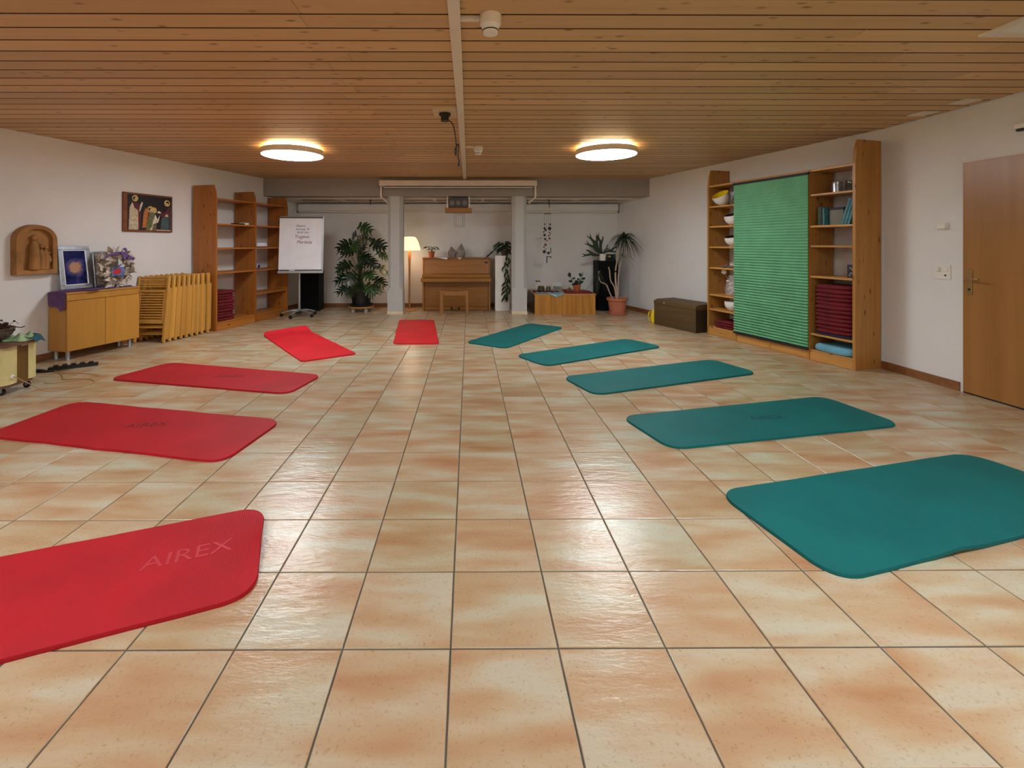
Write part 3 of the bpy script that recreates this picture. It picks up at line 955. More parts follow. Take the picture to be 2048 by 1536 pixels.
part('card_motif', MB().prism([(-.062, .155), (-.03, .135), (.03, .15), (.045, .175), (.02, .205), (-.04, .2)], 0, .002, Matrix.Translation((0, -.0505, 0)) @ Matrix.Rotation(R(90), 4, 'X')), M['cardred'], cd)

# carved arch relief on the left wall
WA = math.atan2(.9604, .2785)
def Lw(y, out=0.0): return (xl(y) + .9604 * out, y - .2785 * out)
x, y = Lw(4.83)
t = thing('wall_relief', 'brown carved arched relief of a standing robed group on the left wall', 'relief', (x, y, .965), WA)
W_, H_ = .385, .54
arch = [(0, 0), (W_, 0)] + [(W_ / 2 + W_ / 2 * math.cos(a), H_ - W_ / 2 * .86 + W_ / 2 * .86 * math.sin(a)) for a in [math.pi * k / 20 for k in range(21)]]
inn = [(.07, .05), (W_ - .04, .05)] + [(W_ / 2 + .015 + (W_ / 2 - .055) * math.cos(a), H_ - W_ / 2 * .86 + (W_ / 2 - .055) * .86 * math.sin(a)) for a in [math.pi * k / 20 for k in range(21)]]
RX = Matrix.Rotation(R(90), 4, 'X')
mb = MB()
mb.prism(arch, .001, .03, RX)
n1 = len(arch)
# rim from the outer arch to a recessed inner field
vo = [(a, b, .03) for a, b in arch] + [(a, b, .085) for a, b in [(q[0] * .97 + W_ * .015, q[1] * .98 + .005) for q in arch]] + [(a, b, .075) for a, b in inn] + [(a, b, .035) for a, b in inn]
fs = []
for r_ in range(3):
    for i in range(n1):
        j = (i + 1) % n1
        fs.append((r_ * n1 + i, r_ * n1 + j, (r_ + 1) * n1 + j, (r_ + 1) * n1 + i))
fs.append(tuple(range(3 * n1, 4 * n1)))
mb.add(vo, fs, RX)
part('arch_slab', mb, M['clayrel'], t, smooth=True)
def robed(mb, x, z, h_, w_, y0):
    mb.tube([(x, y0, z), (x + .004, y0 - .004, z + h_ * .45), (x, y0, z + h_ * .72), (x, y0, z + h_ * .82)], [w_, w_ * .9, w_ * .75, w_ * .35], 10)
    mb.ball((x, y0 - .006, z + h_ * .92), h_ * .085, 10, 7)
mb = MB(); robed(mb, .175, .055, .37, .055, -.055); part('carved_figure', mb, M['clayrel'], t, smooth=True)
for fx, fh, fw in ((.245, .27, .036), (.285, .26, .034), (.315, .19, .028)):
    mb = MB(); robed(mb, fx, .055, fh, fw, -.05); part('carved_figure', mb, M['clayrel'], t, smooth=True)

# painted panel with haloed figures
x, y = Lw(5.945)
t = thing('painting', 'painted panel of robed figures with gold halos on the left wall', 'painting', (x, y, 1.457), WA)
PWd, PH = .70, .512
M['pframe'] = wood('red_brown_panel_edge', (112, 56, 22), (146, 78, 34), 0, 1.0)
part('frame', MB().box(0, PWd, -.03, -.001, 0, PH, ch=.002), M['pframe'], t)
flat = lambda z_: Matrix.Translation((0, -z_, 0)) @ RX
part('picture_field', MB().prism([(.05, .022), (PWd - .018, .022), (PWd - .018, PH - .022), (.05, PH - .022)], 0, .002, flat(.0302)), plain('near_black_paint', (26, 22, 24), .6), t)
cP = dict(halo=(206, 176, 100), hair=(44, 24, 20), rob=(196, 178, 148), mar=(96, 34, 44), org=(186, 110, 48), grn=(104, 104, 70), tea=(66, 88, 88), skin=(206, 176, 150), crm=(214, 204, 176), dgr=(62, 58, 60))
PM = {k: plain('paint_' + k, v, .65, var=.15, scale=30) for k, v in cP.items()}
lay = [0]
def shp(key, pts, nm='painted_shape'):
    lay[0] += 1
    z_ = .0324 + .00025 * lay[0]
    k = [(a * PWd, b * PH) for a, b in pts]
    ar = sum(k[i][0] * k[(i + 1) % len(k)][1] - k[(i + 1) % len(k)][0] * k[i][1] for i in range(len(k)))
    if ar < 0: k.reverse()
    part(nm, MB().prism(k, 0, .0002, flat(z_)), PM[key], t)
def disc(key, cx, cy, r_, nm='painted_halo'):
    shp(key, [(cx + r_ / PWd * math.cos(2 * math.pi * i / 20), cy + r_ / PH * math.sin(2 * math.pi * i / 20)) for i in range(20)], nm)
shp('mar', [(.14, .68), (.30, .72), (.33, .5), (.32, .12), (.27, .1), (.24, .5)])
shp('rob', [(.09, .05), (.28, .05), (.27, .55), (.22, .62), (.16, .76), (.11, .62)], 'painted_robe')
shp('mar', [(.16, .76), (.28, .74), (.31, .60), (.27, .55), (.2, .62)])
shp('crm', [(.29, .52), (.32, .56), (.37, .76), (.34, .78), (.31, .68)])
disc('halo', .215, .86, .042); disc('hair', .20, .86, .022, 'painted_head'); disc('skin', .222, .85, .014, 'painted_face')
shp('org', [(.35, .10), (.43, .12), (.48, .55), (.42, .64), (.38, .5)], 'painted_wing')
disc('halo', .52, .60, .045); disc('halo', .59, .58, .042); disc('hair', .505, .6, .022, 'painted_head'); disc('skin', .525, .585, .016, 'painted_face')
shp('grn', [(.42, .04), (.64, .04), (.64, .4), (.60, .52), (.5, .53), (.46, .35)], 'painted_robe')
shp('crm', [(.5, .05), (.55, .05), (.57, .3), (.62, .47), (.66, .34), (.72, .46), (.68, .26), (.58, .22)])
shp('tea', [(.73, .06), (.92, .06), (.95, .4), (.8, .44), (.74, .34)], 'painted_robe')
shp('dgr', [(.90, .06), (.97, .06), (.97, .74), (.88, .66), (.9, .4)])
shp('mar', [(.72, .52), (.82, .54), (.9, .68), (.93, .5), (.84, .42), (.74, .42)])
shp('crm', [(.65, .52), (.73, .5), (.74, .55), (.68, .57)]); shp('skin', [(.82, .43), (.9, .43), (.88, .5), (.84, .49)])
disc('halo', .87, .80, .045); disc('hair', .88, .81, .024, 'painted_head'); disc('skin', .87, .775, .016, 'painted_face')
shp('rob', [(.64, .04), (.95, .04), (.95, .06), (.64, .07)])

# ---------------------------------------------------------------- trolley at the left photo edge
t = thing('trolley', 'cream rounded trolley cabinet on castors with brown top at the left edge', 'trolley', (-4.41, 4.03, 0), R(4))
def rrect(x0, x1, y0, y1, r_, n=5):
    pts = []
    for cx, cy, a0 in ((x1 - r_, y0 + r_, -90), (x1 - r_, y1 - r_, 0), (x0 + r_, y1 - r_, 90), (x0 + r_, y0 + r_, 180)):
        for k in range(n + 1):
            a = R(a0 + 90 * k / n)
            pts.append((cx + r_ * math.cos(a), cy + r_ * math.sin(a)))
    return pts
part('body', MB().prism(rrect(-.46, .46, -.16, .16, .07), .085, .415), wood('olive_brown_panel', (96, 68, 24), (120, 88, 36), 2, 1.0), t)
part('side_panel', MB().prism(rrect(-.47, .47, -.175, .02, .085), .088, .412), M['cream'], t, smooth=True)
part('side_panel', MB().prism(rrect(-.47, .47, .075, .17, .03), .088, .412), M['cream'], t, smooth=True)
part('base_board', MB().prism(rrect(-.47, .47, -.17, .165, .07), .068, .0848), M['brownlam'], t)
part('top', MB().prism(rrect(-.5, .5, -.19, .185, .06), .4155, .438), M['brownlam'], t)
part('edge_clip', MB().box(.455, .475, .0, .07, .398, .4152, ch=.002), M['metal'], t)
for x, y in ((.40, -.1), (.42, .12), (-.4, -.1), (-.4, .12)):
    c_ = part('castor', MB().lathe([(.026, -.011), (.026, .011)], 18, Matrix.Translation((x, y, .026)) @ Matrix.Rotation(R(90), 4, 'X')), M['black'], t)
    part('castor_fork', MB().box(x - .008, x + .012, y - .015, y - .012, .02, .067).box(x - .008, x + .012, y + .012, y + .015, .02, .067).box(x - .012, x + .014, y - .015, y + .015, .055, .0678), M['metal'], c_)

bk = thing('twig_basket', 'dark wicker bowl of bark and cones with twigs, on the cream trolley', 'basket', (-4.20, 4.02, .4385))
part('bowl', MB().lathe([(.10, 0), (.12, .012), (.165, .06), (.185, .115), (.175, .12), (.15, .07)], 28), M['wicker'], bk, smooth=True)
mb = MB()
for k in range(46):
    a = rnd.uniform(0, 6.28); q = rnd.uniform(0, .15)
    mb.ball((q * math.cos(a), q * math.sin(a), .10 + rnd.uniform(0, .05) + .04 * (1 - q / .15)), rnd.uniform(.018, .034), 6, 5, (1, .7, .6), .25)
part('bark_pieces', mb, M['bark'], bk, kind='stuff')
mb = MB().ball((-.02, .03, .21), .075, 12, 8, (1, 1, .75), .08)
part('dry_moss_ball', mb, M['wicker'], bk, smooth=True)
mb = MB()
mb.tube(sag([(.1, -.05, .12), (.2, -.06, .14), (.28, -.05, .15), (.34, -.05, .14), (.38, -.05, .15)], 4), [.004] * 17, 5)
mb.tube(sag([(.16, -.06, .13), (.2, -.05, .17), (.18, -.05, .2)], 4), .002, 5)
mb.tube(sag([(.24, -.05, .15), (.29, -.05, .19), (.33, -.05, .17)], 4), .002, 5)
mb.tube(sag([(.2, -.06, .14), (.24, -.06, .11), (.3, -.06, .12)], 4), .002, 5)
for q in ((.18, -.05, .2), (.29, -.05, .195), (.24, -.06, .15), (.17, -.05, .17), (.3, -.06, .12), (.21, -.06, .135)):
    mb.ball(q, .009, 6, 5)
part('twig', mb, M['bark'], bk)

def crumple(x0, x1, y0, y1, z0, hgt, seed):
    rr = random.Random(seed)
    ph = [rr.uniform(0, 6) for _ in range(6)]
    def f(u, v):
        e = min(1, 5 * min(u, 1 - u, v, 1 - v))
        z = hgt * (.45 + .3 * math.sin(u * 9 + ph[0]) + .25 * math.sin(v * 13 + ph[1] + u * 5)) * e
        return x0 + (x1 - x0) * u + .01 * math.sin(v * 9 + ph[2]), y0 + (y1 - y0) * v + .01 * math.sin(u * 12 + ph[3]), z0 + max(0, z)
    return f
cloth('mint_cloth', 18, 14, crumple(-.12, .12, -.08, .10, 0, .065, 4), M['mint'], 'crumpled mint green cloth on the cream trolley', 'cloth', (-4.02, 4.12, .442), 0, .003)
cloth('teal_cloth', 14, 10, lambda u, v: (-.08 + .16 * u, -.06 + .12 * v, .012 * math.sin(u * 6 + v * 5) + .014 - (.05 * max(0, u - .8) / .2)), M['tealcl'], 'dark teal cloth corner hanging over the trolley edge', 'cloth', (-3.95, 4.16, .455), R(15), .003)

# power strip and cables on the floor
x0, y0 = -4.30, 4.715
st = thing('power_strip', 'black multi-socket power strip on the floor before the sideboard', 'power strip', (x0, y0, 0), R(34))
part('strip_body', MB().box(-.0, .40, -.03, .03, .0, .032, ch=.004), M['black'], st)
for k in range(5):
    part('plug', MB().box(.04 + .07 * k, .08 + .07 * k, -.024, .018, .0322, .05, ch=.004), M['black'], st)
mb = MB()
for k in range(5):
    a = .5 * k
    mb.tube(sag([(-.02, 0, .01), (-.12, .05 - .03 * k, .02 + .006 * k), (-.24, .04 * math.sin(a), .012), (-.2, -.08 + .02 * k, .016 + .006 * k), (-.08, -.04, .012), (-.22, -.02 + .02 * k, .03), (-.1, .06 - .02 * k, .012), (.02, -.05 - .008 * k, .012), (.2, -.05, .01)], 6), .006, 6)
part('cable_bundle', mb, M['black'], st, smooth=True)
mb = MB().tube(sag([(-3.94, 3.98, .15), (-3.90, 3.97, .15), (-3.82, 4.0, .09), (-3.70, 4.02, .02), (-3.60, 4.08, .006), (-3.50, 4.22, .006), (-3.52, 4.34, .006), (-3.68, 4.42, .006), (-3.86, 4.40, .006), (-3.96, 4.50, .006), (-4.10, 4.62, .008), (-4.2, 4.68, .008)], 8), .0038, 6)
mb.tube(sag([(-3.96, 4.3, .006), (-3.86, 4.28, .006), (-3.72, 4.36, .006), (-3.62, 4.52, .006), (-3.86, 4.60, .006), (-4.06, 4.6, .006)], 8), .0032, 6)
t = thing('cable', 'beige cable looping on the floor from the cream trolley', 'cable', (0, 0, 0))
part('cord', mb, M['cable'], t, smooth=True)
part('plug', MB().tube([(-3.958, 3.985, .15), (-3.935, 3.98, .15), (-3.915, 3.975, .148)], [.018, .02, .01], 10), M['white'], t, smooth=True)

# ---------------------------------------------------------------- folding chairs
def slat_part(nm, x0, x1, y0, y1, z0, z1, parent, cache={}):
    k = (nm, x0, x1, y0, y1, z0, z1)
    part(nm, MB().box(x0, x1, y0, y1, z0, z1, ch=.002), M['chair'], parent)
def rpost(x0, x1, y0, y1, z0, z1, r_=.018):
    """flat post with rounded ends in the y-z plane"""
    pts = []
    cy = (y0 + y1) / 2; hw = (y1 - y0) / 2
    for k in range(9):
        a = math.pi * k / 8
        pts.append((cy + hw * math.cos(a), z1 - hw + hw * math.sin(a)))
    for k in range(9):
        a = math.pi + math.pi * k / 8
        pts.append((cy + hw * math.cos(a), z0 + hw + hw * math.sin(a)))
    m_ = Matrix(((0, 0, 1, 0), (1, 0, 0, 0), (0, 1, 0, 0), (0, 0, 0, 1)))
    return MB().prism(pts, x0, x1, m_)
ch0 = thing('folding_chair', 'x', 'folding chair', (-4.42, 6.03, 0), 0, 'folded wooden chairs leaning in a row')
CW = .42
for x0_, x1_ in ((0, .024), (CW - .024, CW)):
    part('back_post', rpost(x0_, x1_, 0, .042, .004, .875), M['chair'], ch0)
for x0_, x1_ in ((.0, .024), (CW - .024, CW)):
    part('leg', rpost(x0_, x1_, .0425, .083, .045, .725), M['chair'], ch0)
for z_ in (.845, .815, .785, .755, .725):
    slat_part('back_slat', .026, CW - .026, .012, .026, z_, z_ + .017, ch0)
part('seat_frame', MB().box(.03, .055, .004, .026, .25, .69, ch=.002).box(CW - .055, CW - .03, .004, .026, .25, .69, ch=.002).box(.055, CW - .055, .004, .026, .66, .69, ch=.002).box(.055, CW - .055, .004, .026, .25, .305, ch=.002), M['chair'], ch0)
for k in range(10):
    slat_part('seat_slat', .055, CW - .055, .006, .02, .318 + .034 * k, .338 + .034 * k, ch0)
slat_part('stretcher', .025, CW - .025, .012, .034, .19, .215, ch0)
slat_part('stretcher', .025, CW - .025, .05, .07, .10, .125, ch0)
names = ['nearest folded wooden chair of the row, its slatted seat facing the camera']
ordn = ['second', 'third', 'fourth', 'fifth', 'sixth', 'seventh', 'eighth']
names += ['%s folded wooden chair of the row, counted from the sideboard' % q for q in ordn]
names += ['last folded wooden chair, standing apart against the knotty pine bookcase']
ys = [6.03 + .087 * k * .963 for k in range(8)] + [6.715]
chrz = R(-3)
for k, (yy, nm_) in enumerate(zip(ys, names)):
    xx = -4.405 + .27 * (yy - 6.03)
    lean = 7 - .75 * k if k < 8 else 1.5
    o = ch0 if k == 0 else dup(ch0)
    o.location = (xx, yy, 0.0)
    o.rotation_euler = (R(-lean), 0, chrz)
    o['label'] = nm_

# ---------------------------------------------------------------- left bookcase
SA = math.atan2(.9652, .2616)
def Ls(x, y): return (-3.737 + .2616 * x - .9652 * y, 6.807 + .9652 * x + .2616 * y)
def side(D, H, hch, ch, x0, x1):
    pts = [(0, 0), (D, 0), (D, H), (ch, H), (ch * .45, H - (H - hch) * .35), (0, hch)]
    m_ = Matrix(((0, 0, 1, 0), (1, 0, 0, 0), (0, 1, 0, 0), (0, 0, 0, 1)))
    return MB().prism(pts, x0, x1, m_)
def bookcase(label, loc, rz, D, panels, bays, matv, math_, thk=.026):
    t = thing('bookcase', label, 'bookcase', loc, rz)
    for s, H, hch in panels:
        part('side_panel', side(D, H, hch, .05, s - thk / 2, s + thk / 2), matv, t)
    for (a, b, zs, plinth) in bays:
        for z in zs:
            part('shelf', MB().box(a + thk / 2 + .0005, b - thk / 2 - .0005, .012, D - .005, z - .022, z, ch=.0015), math_, t)
        if plinth:
            part('plinth', MB().box(a + thk / 2 + .0005, b - thk / 2 - .0005, .006, .024, .002, plinth, ch=.0015), math_, t)
    return t
LZ = (1.98, 1.60, 1.235, .865, .47, .125)
bookcase('knotty pine open bookcase with two bays by the left wall', (-3.737, 6.807, 0), SA, .415,
         [(.013, 2.17, 1.96), (.833, 2.155, 1.96), (1.64, 2.135, 1.96)],
         [(.013, .833, LZ[:4] + LZ[5:], .10), (.833, 1.64, LZ, .10)], M['pine'], M['pinex'])

def pad_mesh(name, w_, d_, h_, mat, seed):
    rr = random.Random(seed)
    vs = []; fs = []; sd0 = rr.uniform(0, 6)
    prof = [(.72, 0), (.94, h_ * .16), (1, h_ * .42), (.93, h_ * .74), (.72, h_)]
    ring = []
    for k in range(40):
        a = 2 * math.pi * k / 40
        c_, s_ = math.cos(a), math.sin(a)
        q = (abs(c_) ** 6 + abs(s_) ** 6) ** (-1 / 6)
        ring.append((q * c_ * w_ / 2, q * s_ * d_ / 2, math.sin(2 * a + sd0) * h_ * .12))
    for f_, z in prof:
        for (x, y, dz) in ring:
            vs.append((x * (1 - (1 - f_) * .45), y * (1 - (1 - f_) * .45), z + dz * (1 if 0 < z < h_ else 0)))
    for i in range(4):
        for k in range(40):
            a, b = i * 40 + k, i * 40 + (k + 1) % 40
            fs.append((a, b, b + 40, a + 40))
    fs.append(tuple(range(39, -1, -1))); fs.append(tuple(range(160, 200)))
    mb = MB(); mb.add(vs, fs)
    return mb.mesh(name, mat, True)
ORD = ['lowest', 'second', 'third', 'fourth', 'fifth', 'sixth', 'seventh', 'eighth', 'ninth', 'tenth', 'eleventh', 'twelfth', 'thirteenth']
def stack(me_fn, n, loc, rz, step, where, group, jx=.012, first=0):
    for k in range(n):
        word = 'topmost' if k == n - 1 else (ORD[k] if k == 0 else ORD[k] + ' from the bottom')
        o = link('cushion', me_fn[k % len(me_fn)], None, (loc[0] + rnd.uniform(-jx, jx), loc[1] + rnd.uniform(-jx, jx), loc[2] + k * step), (0, 0, rz + rnd.uniform(-.05, .05)))
        o['label'] = 'dark red cushion, %s in %s' % (word, where)
        o['category'] = 'cushion'; o['group'] = group
pm = [pad_mesh('cushion', .40, .34, .045, M['cushred'], s) for s in (1, 2, 3)]
x, y = Ls(.245, .205)
stack(pm, 10, (x, y, .1255), SA, .0452, 'the left bookcase stack', 'red cushions stacked in the left bookcase', .012)

# things in the left bookcase
x, y = Ls(.06, .26)
t = thing('ring_binder', 'green and cream binders standing at the near end of the left bookcase', 'binder', (x, y, 1.6005), SA)
part('spine', MB().box(-.025, .004, -.1, .1, 0, .27, ch=.003), M['stem'], t)
part('cover', MB().box(.0045, .02, -.1, .1, 0, .26, ch=.002), M['mint'], t)
x, y = Ls(.60, .12)
t = thing('marker_case', 'flat black and white box on the second board of the left bookcase', 'box', (x, y, 1.6005), SA)
part('case', MB().box(-.13, .05, -.06, .05, 0, .022, ch=.002), M['black'], t)
part('white_end', MB().box(.0505, .14, -.06, .05, 0, .035, ch=.002), M['white'], t)
x, y = Ls(1.08, .2)
t = thing('papers', 'loose stack of papers on a dark folder in the left bookcase', 'papers', (x, y, 1.2355), SA)
part('folder', MB().box(-.15, .16, -.12, .12, 0, .014, ch=.002), M['bkdark'], t)
part('sheets', MB().box(-.12, .15, -.1, .11, .0145, .05, Matrix.Rotation(R(5), 4, 'Z')).box(-.05, .12, -.09, .10, .0505, .075, Matrix.Rotation(R(-8), 4, 'Z')), M['paper'], t)
x, y = Ls(1.02, .18)
t = thing('teapot_warmer', 'lilac ceramic aroma burner with a dark opening in the left bookcase', 'oil burner', (x, y, .8655), SA)
lil = plain('lilac_ceramic', (152, 140, 178), .35, var=.15, scale=20)
part('body', MB().lathe([(.04, 0), (.065, .01), (.085, .05), (.078, .09), (.045, .105), (.05, .115)], 24), lil, t, smooth=True)
part('opening', MB().lathe([(.025, 0), (.025, .004)], 14, Matrix.Translation((0, -.082, .05)) @ RX), M['black'], t)
part('dish', MB().lathe([(.03, .1155), (.06, .13), (.075, .145), (.07, .145), (.055, .135)], 24), lil, t, smooth=True)

# ---------------------------------------------------------------- flip chart
fx, fy = -3.03, 8.22
t = thing('flip_chart', 'mobile flip chart with handwritten sheet on a five-castor base', 'flip chart', (fx, fy, 0), 0)
part('pole', MB().tube([(0, 0, .09), (0, 0, .95)], .021, 14), M['metal'], t, smooth=True)
part('hub', MB().lathe([(.045, .06), (.045, .1), (.028, .12)], 18), M['black'], t, smooth=True)
for k in range(5):
    a = R(-98 + 72 * k)
    cx, cy = .30 * math.cos(a), .30 * math.sin(a)
    lg = part('base_leg', MB().tube(sag([(.03 * math.cos(a), .03 * math.sin(a), .105), (cx * .55, cy * .55, .10), (cx, cy, .062)], 5), [.02] * 5 + [.015] * 6, 8), M['metal'], t, smooth=True)
    part('castor', MB().lathe([(.03, -.012), (.03, .012)], 16, Matrix.Translation((cx, cy, .03)) @ Matrix.Rotation(R(90), 4, 'X')).box(cx - .02, cx + .02, cy - .017, cy + .017, .035, .06, ch=.004), M['black'], lg)
bd = link('board', MB().box(-.38, .38, 0, .022, 0, .985, ch=.003).mesh('board', M['metal']), t, (.075, -.12, .805), (R(-5), 0, R(5)))
part('paper_pad', MB().box(-.385, .345, -.012, -.001, .035, .945, ch=.001), M['paper'], bd)
part('clamp_bar', MB().box(-.375, .36, -.02, -.0005, .947, .983, ch=.004), M['grybox'], bd)
part('top_edge', MB().box(-.37, .36, -.021, -.0185, .945, .958), M['bkdark'], bd)
part('pen_tray', MB().box(-.385, .385, -.06, -.0005, -.03, .014, ch=.004), M['metal'], bd)
part('bottom_strip', MB().box(-.36, .36, -.014, -.0005, .016, .030), M['bkdark'], bd)
part('marker', MB().tube([(-.19, -.045, .02), (-.10, -.045, .02)], .008, 8), M['white'], bd)
part('note_sheet', MB().box(-.145, .095, -.0145, -.0125, .47, .87), M['paper'], bd)
for s_, x_, z_, sz, mt in (('Heute:', -.105, .79, .062, 'ink'), ('Samstag 18', -.105, .735, .05, 'ink'), ('18:30 Uhr', -.095, .675, .052, 'ink'), ('Yoga', -.125, .59, .085, 'inkred'), ('mit', .03, .59, .07, 'ink'), ('Marlena', -.085, .495, .08, 'inkred')):
    link('handwriting', text_mesh(s_, sz, M[mt], 'handwriting', .0003, .25), bd, (x_, -.0152, z_), (R(90), 0, 0))

# loudspeakers / black columns
def black_column(loc, rz, label, w_=.385, d_=.36, h_=.965):
    t = thing('black_pedestal', label, 'pedestal', loc, rz, 'tall black boxes in the alcove')
    part('box', MB().box(-w_ / 2, w_ / 2, -d_ / 2, d_ / 2, .014, h_, ch=.003), M['blacklac'], t)
    for a in (-1, 1):
        for b in (-1, 1):
            part('foot', MB().lathe([(.014, 0), (.014, .0138)], 12, Matrix.Translation((a * (w_ / 2 - .03), b * (d_ / 2 - .03), 0))), M['metal'], t)
    return t
black_column((-3.07, 8.96, 0), R(2), 'tall black pedestal standing behind the flip chart')
black_column((2.685, 9.03, 0), R(0), 'tall black pedestal in the right alcove corner carrying plants')

# ---------------------------------------------------------------- monstera
def monstera_leaf(L_=.26, W_=.24, seed=0):
    """heart-shaped blade cut into forward-curving fingers"""
    rr = random.Random(seed + 5)
    def z(x, y): return -.28 * x * x / L_ + abs(y) * .25 - y * y * 1.6
    mb = MB()
    nl = 5
    prof = [.66, .98, 1.0, .84, .56]
    for s in (1, -1):
        for k in range(nl):
            t0, t1 = k / nl, (k + 1) / nl
            w_ = W_ * .5 * prof[k]
            jn = (.7 if k < 2 else .55) + rr.uniform(-.1, .1)
            fwd = L_ * (.10 + .05 * k) * (1 if k else -.6)
            vs = []
            for q, (f_, a, b) in enumerate(((0, t0, t1), (jn, t0 + .0, t1 - .0), (.85, t0 + .035, t1 - .012), (1.04, t0 + .08, t1 - .035))):
                y = s * w_ * f_
                for t_ in (a, b):
                    x = L_ * t_ + fwd * f_ * f_
                    vs.append((x, y, z(x, y)))
            fs = [(0, 1, 3, 2), (2, 3, 5, 4), (4, 5, 7, 6)]
            if s < 0: fs = [tuple(reversed(f)) for f in fs]
            mb.add(vs, fs)
    x0 = L_ * .97
    mb.add([(x0, -.02, z(x0, .02)), (x0, .02, z(x0, .02)), (L_ * 1.2, 0, z(L_ * 1.2, 0))], [(0, 2, 1)])
    return mb.mesh('leaf', M['leafdk'] if seed % 3 else M['leafmd'], True)
mx, my = -2.06, 8.80
tr = thing('plant_trolley', 'round wooden plant trolley on clear castors under the big split-leaf plant', 'plant trolley', (mx, my, 0))
part('board', MB().lathe([(.235, .085), (.24, .09), (.24, .105), (.235, .108)], 32), M['rpinex'], tr, smooth=True)
for k in range(4):
    a = R(45 + 90 * k); cx, cy = .17 * math.cos(a), .17 * math.sin(a)
    part('castor', MB().lathe([(.034, -.016), (.034, .016)], 16, Matrix.Translation((cx, cy, .034)) @ RX).box(cx - .012, cx + .012, cy - .02, cy + .02, .04, .0848, ch=.003), M['metal'], tr)
mo = thing('monstera_plant', 'tall split-leaf plant in a black pot left of the grey columns', 'potted plant', (mx, my, .1085))
part('saucer', MB().lathe([(.19, 0), (.225, .012), (.235, .04), (.225, .04), (.2, .015)], 32), M['black'], mo, smooth=True)
part('pot', MB().lathe([(.155, .016), (.165, .02), (.19, .27), (.205, .275), (.207, .31), (.195, .312), (.185, .28)], 32), M['black'], mo, smooth=True)
part('soil', MB().lathe([(.18, .25), (.183, .285)], 28), M['soil'], mo)
mls = [monstera_leaf(.24, .27, s) for s in range(3)]
st_ = MB()
leafspots = [  # dx, dz of the leaf centre relative to pot base, azimuth deg, scale
    (.06, 1.50, 10, 1.0), (-.20, 1.36, 160, 1.05), (-.02, 1.38, 100, .9), (.16, 1.25, 20, 1.05), (.30, 1.18, -10, 1.1), (-.27, 1.18, 195, 1.15),
    (-.06, 1.22, -80, 1.0), (-.32, .98, 185, 1.05), (-.16, 1.05, 215, 1.0), (.40, .98, 0, 1.0), (.12, .98, -60, 1.0), (.22, .88, -35, .95),
    (-.38, .80, 190, 1.1), (-.22, .78, 220, 1.0), (.05, .82, -95, 1.0), (.42, .72, -8, .9), (-.30, .56, 205, 1.1), (-.10, .60, -110, 1.05),
    (.16, .62, -50, 1.05), (.36, .50, -15, 1.0), (-.02, .42, -80, .95), (.20, .38, -45, 1.05), (-.26, .34, 210, .95), (-.12, .28, 240, .85), (.33, .36, -20, .9),
    (.1, 1.15, -100, .95)]
for i, (dx, dz, az, s) in enumerate(leafspots):
    a = R(az) + rnd.uniform(-.3, .3)
    dy = .26 * math.sin(a) + rnd.uniform(-.03, .03)
    bx, by, bz = dx - .10 * math.cos(a), dy - .05 * math.sin(a), dz + .03
    if by > .38: by = .38
    o = link('leaf', mls[i % 3], mo, (bx, by, bz), (rnd.uniform(-.5, .5) + (.7 if math.cos(a) > 0 else -.7), rnd.uniform(.1, .7), a))
    o.scale = (s, s, s)
    root = (rnd.uniform(-.05, .05), rnd.uniform(-.05, .05), max(.29, dz * .45))
    st_.tube(sag([root, ((root[0] + bx) / 2, (root[1] + by) / 2, max(root[2], (root[2] + bz) / 2 + .07)), (bx, by, bz)], 5), .005, 5)
for k in range(4):
    st_.tube(sag([(.03 * k - .05, .02 * k - .03, .25), (.02 * k - .05, .0, .6), (.03 * k - .06, .02, 1.0), (.04 * k - .06, 0, 1.35)], 5), .012, 6)
st_.tube(sag([(-.1, -.1, .3), (-.2, -.12, .3), (-.25, -.13, .08)], 5), .004, 5)
part('stem', st_, M['stem'], mo, smooth=True)
mx2 = 0

# ---------------------------------------------------------------- floor lamp
t = thing('floor_lamp', 'lit floor lamp with cream dome shade and turned wooden stem beside the piano', 'floor lamp', (-1.165, 9.0, 0))
part('base', MB().lathe([(.16, 0), (.165, .006), (.15, .02), (.05, .03)], 32), M['lampwood'], t, smooth=True)
part('stem', MB().lathe([(.022, .03), (.018, .1), (.016, .5), (.02, .85), (.03, 1.05), (.032, 1.13), (.02, 1.165)], 20), M['lampwood'], t, smooth=True)
part('shade', MB().lathe([(.205, 1.165), (.215, 1.17), (.205, 1.23), (.17, 1.34), (.13, 1.41), (.10, 1.43), (.02, 1.435)], 36, cap=False), M['shade'], t, smooth=True)
lp = bpy.data.lights.new('bulb', 'POINT'); lp.energy = 5; lp.color = (1, .86, .66); lp.shadow_soft_size = .05
lo = bpy.data.objects.new('bulb', lp); COL.objects.link(lo); lo.location = (-1.165, 9.0, 1.12)

